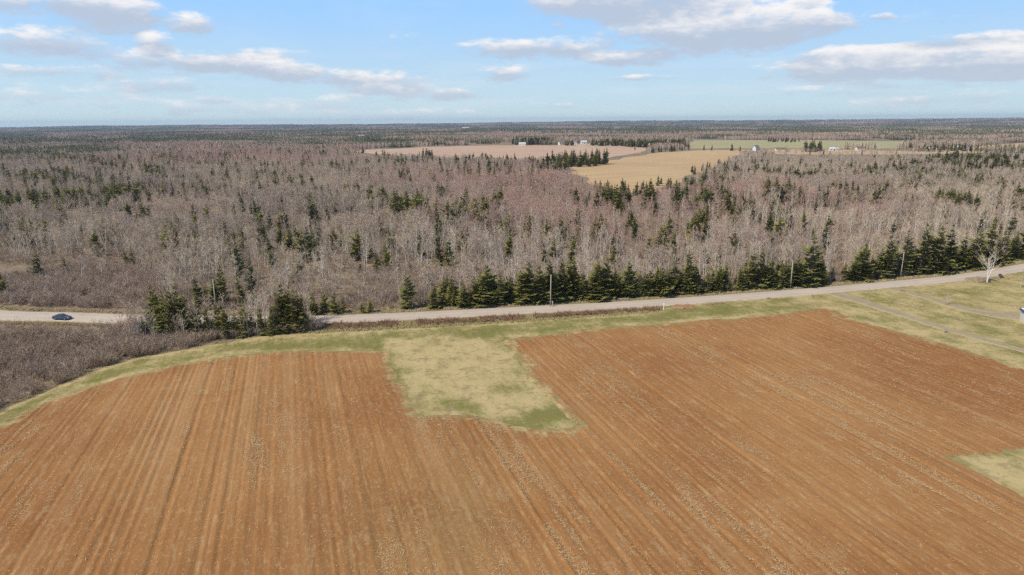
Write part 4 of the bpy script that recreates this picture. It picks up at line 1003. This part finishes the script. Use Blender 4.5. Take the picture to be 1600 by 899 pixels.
WL = ['thin wire leading out of view from the pole in the brush', 'thin wire between the pole in the brush and the pale pole', 'thin wire between the pale pole and the half hidden pole', 'thin wire between the half hidden pole and the driveway pole', 'thin wire leading out of view from the driveway pole']
for i in range(len(pl) - 1):
    mb = MB(); pts = [pl[i] + (pl[i + 1] - pl[i]) * s - np.array([0, 0, 4 * .8 * s * (1 - s)]) for s in np.linspace(0, 1, 17)]
    mb.tube(pts, [.012] * 17, 4); tag(link('power_line', mb.mesh('power_line', ['wire'])), WL[i], 'power line', 'wires along the road')
# white marker at the end of the ditch
x_, y_ = ground_at(1036.5, 486); e = thing('marker_post', 'white marker post at the end of the shrubby ditch', 'post', (x_, y_, hz(x_, y_)))
mb = MB(); mb.box((0, 0, .75), (.16, .12, 1.6)); part('post', mb, ['white_plastic'], e); mb = MB(); mb.box((0, -.02, 1.75), (.34, .05, .46)); part('plate', mb, ['white_plastic'], e)
# old fence post with brush at the track
x_, y_ = ground_at(1476, 521); e = thing('fence_post', 'old grey fence post standing alone beside the farm track', 'post', (x_, y_, hz(x_, y_)))
mb = MB(); mb.tube([(0, 0, -.2), (.05, 0, 1.9)], [.12, .10], 8, cap=True); part('post', mb, ['weathered_wood'], e, True); mb = MB(); mb.tube([(-.1, 0, .1), (.75, -.15, 1.3)], [.07, .05], 6, cap=True); part('brace', mb, ['weathered_wood'], e, True)
# fallen logs at the road edge
for (px, py, L, rz, lab) in [(968, 467.5, 5.2, .15, 'pale fallen log at the road edge under the spruces'), (975, 469, 4.0, -.1, 'shorter fallen log lying before the pale log'), (1300, 438, 3.4, .2, 'grey broken pole lying in the gap of the roadside row')]:
    x_, y_ = ground_at(px, py); mb = MB(); mb.tube([(-L / 2, 0, .25), (0, .1, .3), (L / 2, 0, .42)], [.17, .15, .10], 7, cap=True)
    mb.tube([(L * .2, .05, .35), (L * .35, .3, .9)], [.05, .02], 4)
    tag(link('fallen_log', mb.mesh('fallen_log', ['weathered_wood'], True), None, (x_, y_, hz(x_, y_)), rz), lab, 'log', 'fallen timber by the road')
# bare trees on the lawn
tr, cr = bare_tree(77, 8.4, 2.3, .35, 1.9, True, .03, .05)
x_, y_ = ground_at(1542, 442); e = thing('bare_tree', 'white bare spreading tree alone on the lawn by the road', 'tree', (x_, y_, hz(x_, y_)), .6); part('trunk', tr, ['birch_bark'], e); part('crown', cr, ['tan_twigs'], e)
for (px, py, H, sd, lab) in [(1594, 450, 4.2, 78, 'small leafless tree with pale trunk cut by the picture edge'), (1480, 477, 2.4, 79, 'tiny leafless sapling beside the driveway')]:
    tr, cr = bare_tree(sd, H, 1.4, .9, 1.0, False, 0, .03); x_, y_ = ground_at(px, py); e = thing('bare_tree', lab, 'tree', (x_, y_, hz(x_, y_))); part('trunk', tr, ['birch_bark'], e); part('crown', cr, ['mauve_twigs'], e)
# dark pipe added to stand for the shade in a ditch hole
x_, y_ = ground_at(1566, 435.5); mb = MB()
n = 12
for i in range(n):
    a0, a1 = 2 * math.pi * i / n, 2 * math.pi * (i + 1) / n
    for ra, rb in ((.55, .48),):
        p0, p1 = (math.cos(a0), math.sin(a0)), (math.cos(a1), math.sin(a1))
        mb.quad((p0[0] * ra, 0, p0[1] * ra), (p1[0] * ra, 0, p1[1] * ra), (p1[0] * ra, 5, p1[1] * ra), (p0[0] * ra, 5, p0[1] * ra))
        mb.quad((p0[0] * rb, 0, p0[1] * rb), (p0[0] * rb, 5, p0[1] * rb), (p1[0] * rb, 5, p1[1] * rb), (p1[0] * rb, 0, p1[1] * rb))
        mb.quad((p0[0] * ra, 0, p0[1] * ra), (p0[0] * rb, 0, p0[1] * rb), (p1[0] * rb, 0, p1[1] * rb), (p1[0] * ra, 0, p1[1] * ra))
tag(link('ditch_shade', mb.mesh('ditch_shade', ['ditch_shade_tone']), None, (x_, y_, hz(x_, y_) - .05), -.5), 'dark pipe standing in for a shaded ditch hole beside the white bare tree', 'ditch_shade')

# ------------------------------------------------------------------ car on the road
i0 = int(np.argmin(np.hypot(ROADL[:, 0] - flat(98, 497)[0], ROADL[:, 1] - flat(98, 497)[1]))); rd = ROADL[i0 + 1] - ROADL[i0]; rd /= np.linalg.norm(rd)
cx_, cy_ = ROADL[i0] + np.array([rd[1], -rd[0]]) * 2.1
car = thing('car', 'dark blue sedan driving on the road beyond the brush hollow', 'car', (cx_, cy_, hz(cx_, cy_) + .2), math.atan2(rd[1], rd[0]))
car.scale = (.92, .92, .92)
def loft(sections, mats=('car_paint',), name='body', parent=None):
    mb = MB(); n = len(sections[0])
    for a, b_ in zip(sections[:-1], sections[1:]):
        for j in range(n - 1): mb.quad(a[j], b_[j], b_[j + 1], a[j + 1])
    for s, fl in ((sections[0], False), (sections[-1], True)):
        for j in range(1, n - 1): mb.tri(s[0], s[j] if not fl else s[j + 1], s[j + 1] if not fl else s[j])
    return part(name, mb, list(mats), parent)
def sec(x_, hw, z0, z1, cr_=.12): return [(x_, -hw, z0), (x_, -hw * 1.0, z0 + (z1 - z0) * .55), (x_, -hw + cr_ * .5, z1 - .06), (x_, -hw + cr_ * 1.6, z1), (x_, hw - cr_ * 1.6, z1), (x_, hw - cr_ * .5, z1 - .06), (x_, hw, z0 + (z1 - z0) * .55), (x_, hw, z0)]
loft([sec(-2.35, .78, .35, .85), sec(-2.2, .88, .22, 1.0), (sec(-1.3, .91, .2, 1.02)), sec(0, .92, .2, .98), sec(1.0, .91, .2, .95), sec(1.9, .88, .22, .84), sec(2.3, .78, .3, .70)], parent=car)
gl = loft([sec(-1.85, .66, .98, 1.0, .05), sec(-1.1, .66, .95, 1.36, .16), sec(-.3, .68, .95, 1.43, .18), sec(.35, .66, .93, 1.38, .16), sec(1.15, .68, .90, .95, .05)], ('window_glass',), 'window_band', car)
loft([sec(-1.12, .60, 1.34, 1.385, .10), sec(-.3, .62, 1.40, 1.465, .12), sec(.36, .60, 1.36, 1.40, .10)], ('car_paint',), 'roof', car)
for sx in (-1.4, 1.4):
    for sy in (-1, 1):
        mb = MB(); ring = [(0.0, .11), (.24, .11), (.325, .085), (.325, -.085), (.24, -.11)]
        n = 16; V = []
        for i in range(n):
            a = 2 * math.pi * i / n; V.append([(math.cos(a) * r_, w_, math.sin(a) * r_) for r_, w_ in ring[1:]])
        for i in range(n):
            for j in range(3): mb.quad(V[i][j], V[(i + 1) % n][j], V[(i + 1) % n][j + 1], V[i][j + 1])
        wl = link('wheel', None, car, (sx, sy * .82, .33)); part('tyre', mb, ['rubber'], wl)
        mb = MB(); mb.tube([(0, -.10, 0), (0, .10, 0)], [.22, .22], 10, cap=True); part('rim', mb, ['alloy'], wl)
for sy in (-1, 1):
    mb = MB(); mb.box((2.24, sy * .62, .64), (.14, .3, .12)); part('headlight', mb, ['lamp_lens'], car)
    mb = MB(); mb.box((-2.30, sy * .62, .78), (.10, .3, .14)); part('tail_light', mb, ['red_lens'], car)
    mb = MB(); mb.box((.75, sy * .98, 1.0), (.12, .16, .12)); part('wing_mirror', mb, ['car_paint'], car)

# ------------------------------------------------------------------ farmhouses far off and the house at the end of the drive
def house(px, py, L, W, Hw, Hr, rz, wall, roofm, label, cat='house', windows=True):
    L, W, Hw, Hr = L * .84, W * .84, Hw * .84, Hr * .84
    x_, y_ = ground_at(px, py); e = thing('farmhouse' if cat == 'house' else cat, label, cat, (x_, y_, hz(x_, y_) + .3), rz, 'far farm buildings')
    mb = MB(); mb.box((0, 0, Hw / 2), (L, W, Hw))
    for s in (-1, 1): mb.tri((s * L / 2, -W / 2, Hw), (s * L / 2, W / 2, Hw), (s * L / 2, 0, Hw + Hr))
    wl = part('wall', mb, [wall], e)
    mb = MB(); o_ = .4; t_ = .18; zl = Hw - o_ * Hr / (W / 2)
    for s in (-1, 1):
        a = [(-L / 2 - o_, s * (W / 2 + o_), zl + t_), (L / 2 + o_, s * (W / 2 + o_), zl + t_), (L / 2 + o_, 0, Hw + Hr + t_), (-L / 2 - o_, 0, Hw + Hr + t_)]
        b_ = [(q[0], q[1], q[2] - t_ + .02) for q in a]
        mb.quad(*a); mb.quad(*b_[::-1])
        for j in range(4): mb.quad(a[j], b_[j], b_[(j + 1) % 4], a[(j + 1) % 4])
    rf = part('roof', mb, [roofm], e)
    if cat == 'house':
        mb = MB(); mb.box((L * .2, 0, Hw + Hr + .3), (.7, .7, 1.2)); part('chimney', mb, ['red_siding'], rf)
    if windows:
        for i in range(max(2, int(L / 3.2))):
            mb = MB(); mb.box((-L / 2 + (i + .5) * L / max(2, int(L / 3.2)), -W / 2 - .03, Hw * .55), (1.0, .08, 1.4)); part('window', mb, ['window_glass'], e)
        mb = MB(); mb.box((L * .06, -W / 2 - .035, 1.05), (1.0, .09, 2.1)); part('door', mb, ['red_siding'], e)
    return e
house(816, 228.5, 15, 9, 4.5, 3.0, .1, 'white_siding', 'metal_roof', 'long white farm shed in the pink hay field, leftmost building', 'barn', False)
house(876, 227.5, 9, 8, 5.0, 3.5, .4, 'white_siding', 'grey_shingle', 'white farmhouse just beside the dark spruce windbreak')
house(899, 226.5, 8, 7, 5.5, 3.5, -.3, 'white_siding', 'grey_shingle', 'narrow white farmhouse, second of the cluster behind the hay field')
house(912, 225.5, 13, 9, 4.5, 3.5, .2, 'white_siding', 'metal_roof', 'wide white farmhouse, third of the cluster behind the hay field')
house(976, 228, 16, 8, 3.8, 2.6, .0, 'white_siding', 'grey_shingle', 'low white bungalow before the dense dark spruce grove')
house(1012, 230, 10, 7, 4.0, 2.8, .2, 'cream_siding', 'metal_roof', 'small cream house at the edge of the dark spruce grove')
house(1181, 237, 9, 8, 5.5, 4.2, .5, 'white_siding', 'grey_shingle', 'white gabled farmhouse behind the tip of the stubble field')
house(1219, 236.5, 17, 8, 3.2, 2.2, .05, 'cream_siding', 'brown_shingle', 'long low cream building right of the gabled farmhouse', 'barn', False)
house(1302, 236.5, 14, 8, 3.8, 2.6, -.1, 'white_siding', 'metal_roof', 'white building right of the round dark grove')
house(1343, 236.5, 13, 8, 4.5, 3.0, .1, 'white_siding', 'brown_shingle', 'white farmhouse with dark roof before the pale pasture')
house(1427, 235.5, 7, 6, 3.5, 2.2, .3, 'cream_siding', 'grey_shingle', 'tiny cream shed beside the wooded farm lane', 'shed', False)
house(1456, 236.8, 12, 7, 3.6, 2.6, .0, 'cream_siding', 'metal_roof', 'pale low house among trees near the orange field')
house(1494, 235, 10, 8, 5.2, 3.2, .2, 'white_siding', 'metal_roof', 'pale blue-grey roofed house in the wooded farmyard')
house(1512, 237, 9, 7, 4.0, 2.8, -.2, 'cream_siding', 'grey_shingle', 'rightmost small cream house of the wooded farmyard')
house(565, 215, 22, 12, 5.0, 3.5, .1, 'white_siding', 'metal_roof', 'lone pale barn far off in the woods', 'barn', False)
house(728, 202, 60, 22, 9.0, 7, .1, 'white_siding', 'metal_roof', 'faint white barn near the horizon', 'barn', False)
# shed at the end of the drive, almost out of the picture
x_, y_ = ground_at(1594, 511); e = thing('shed', 'pale shed with blue roof edge at the end of the driveway', 'shed', (x_ + 5.4, y_ + 2.0, hz(x_, y_) + .1), -.25)
mb = MB(); mb.box((0, 0, 1.25), (5.6, 4.2, 2.5)); part('wall', mb, ['cream_siding'], e)
mb = MB(); mb.box((0, 0, 2.72), (6.2, 4.8, .42), taper=.97); part('roof_edge', mb, ['blue_metal'], e)
mb = MB(); mb.box((0, 0, 3.15), (5.9, 4.5, .5), taper=.55); part('roof', mb, ['white_siding'], e)
mb = MB(); mb.box((-1.0, -2.13, 1.4), (1.1, .08, 1.1)); part('window', mb, ['window_glass'], e)
mb = MB(); mb.box((1.4, -2.13, 1.05), (1.0, .08, 2.05)); part('door', mb, ['white_plastic'], e)
mb = MB(); mb.tube([(-2.5, -1.9, 2.5), (-2.5, -1.9, 5.2)], [.06, .05], 8, cap=True); part('mast', mb, ['white_plastic'], e)

# ------------------------------------------------------------------ air
HZ = 10700.0; mb = MB(); mb.box((0, 0, -40), (2 * HZ, 2 * HZ, 260)); hb = mb.mesh('haze', [])
m = bpy.data.materials.new('haze'); m.use_nodes = True; t = NT(m.node_tree)
t.n.remove(t.n['Principled BSDF']); pv = t.n.new('ShaderNodeVolumePrincipled'); pv.inputs['Color'].default_value = (.60, .74, .96, 1); pv.inputs['Density'].default_value = 7.0e-5; pv.inputs['Anisotropy'].default_value = .2
t.l.new(pv.outputs[0], t.n['Material Output'].inputs['Volume']); hb.materials.append(m)
tag(link('haze', hb), kind='stuff')
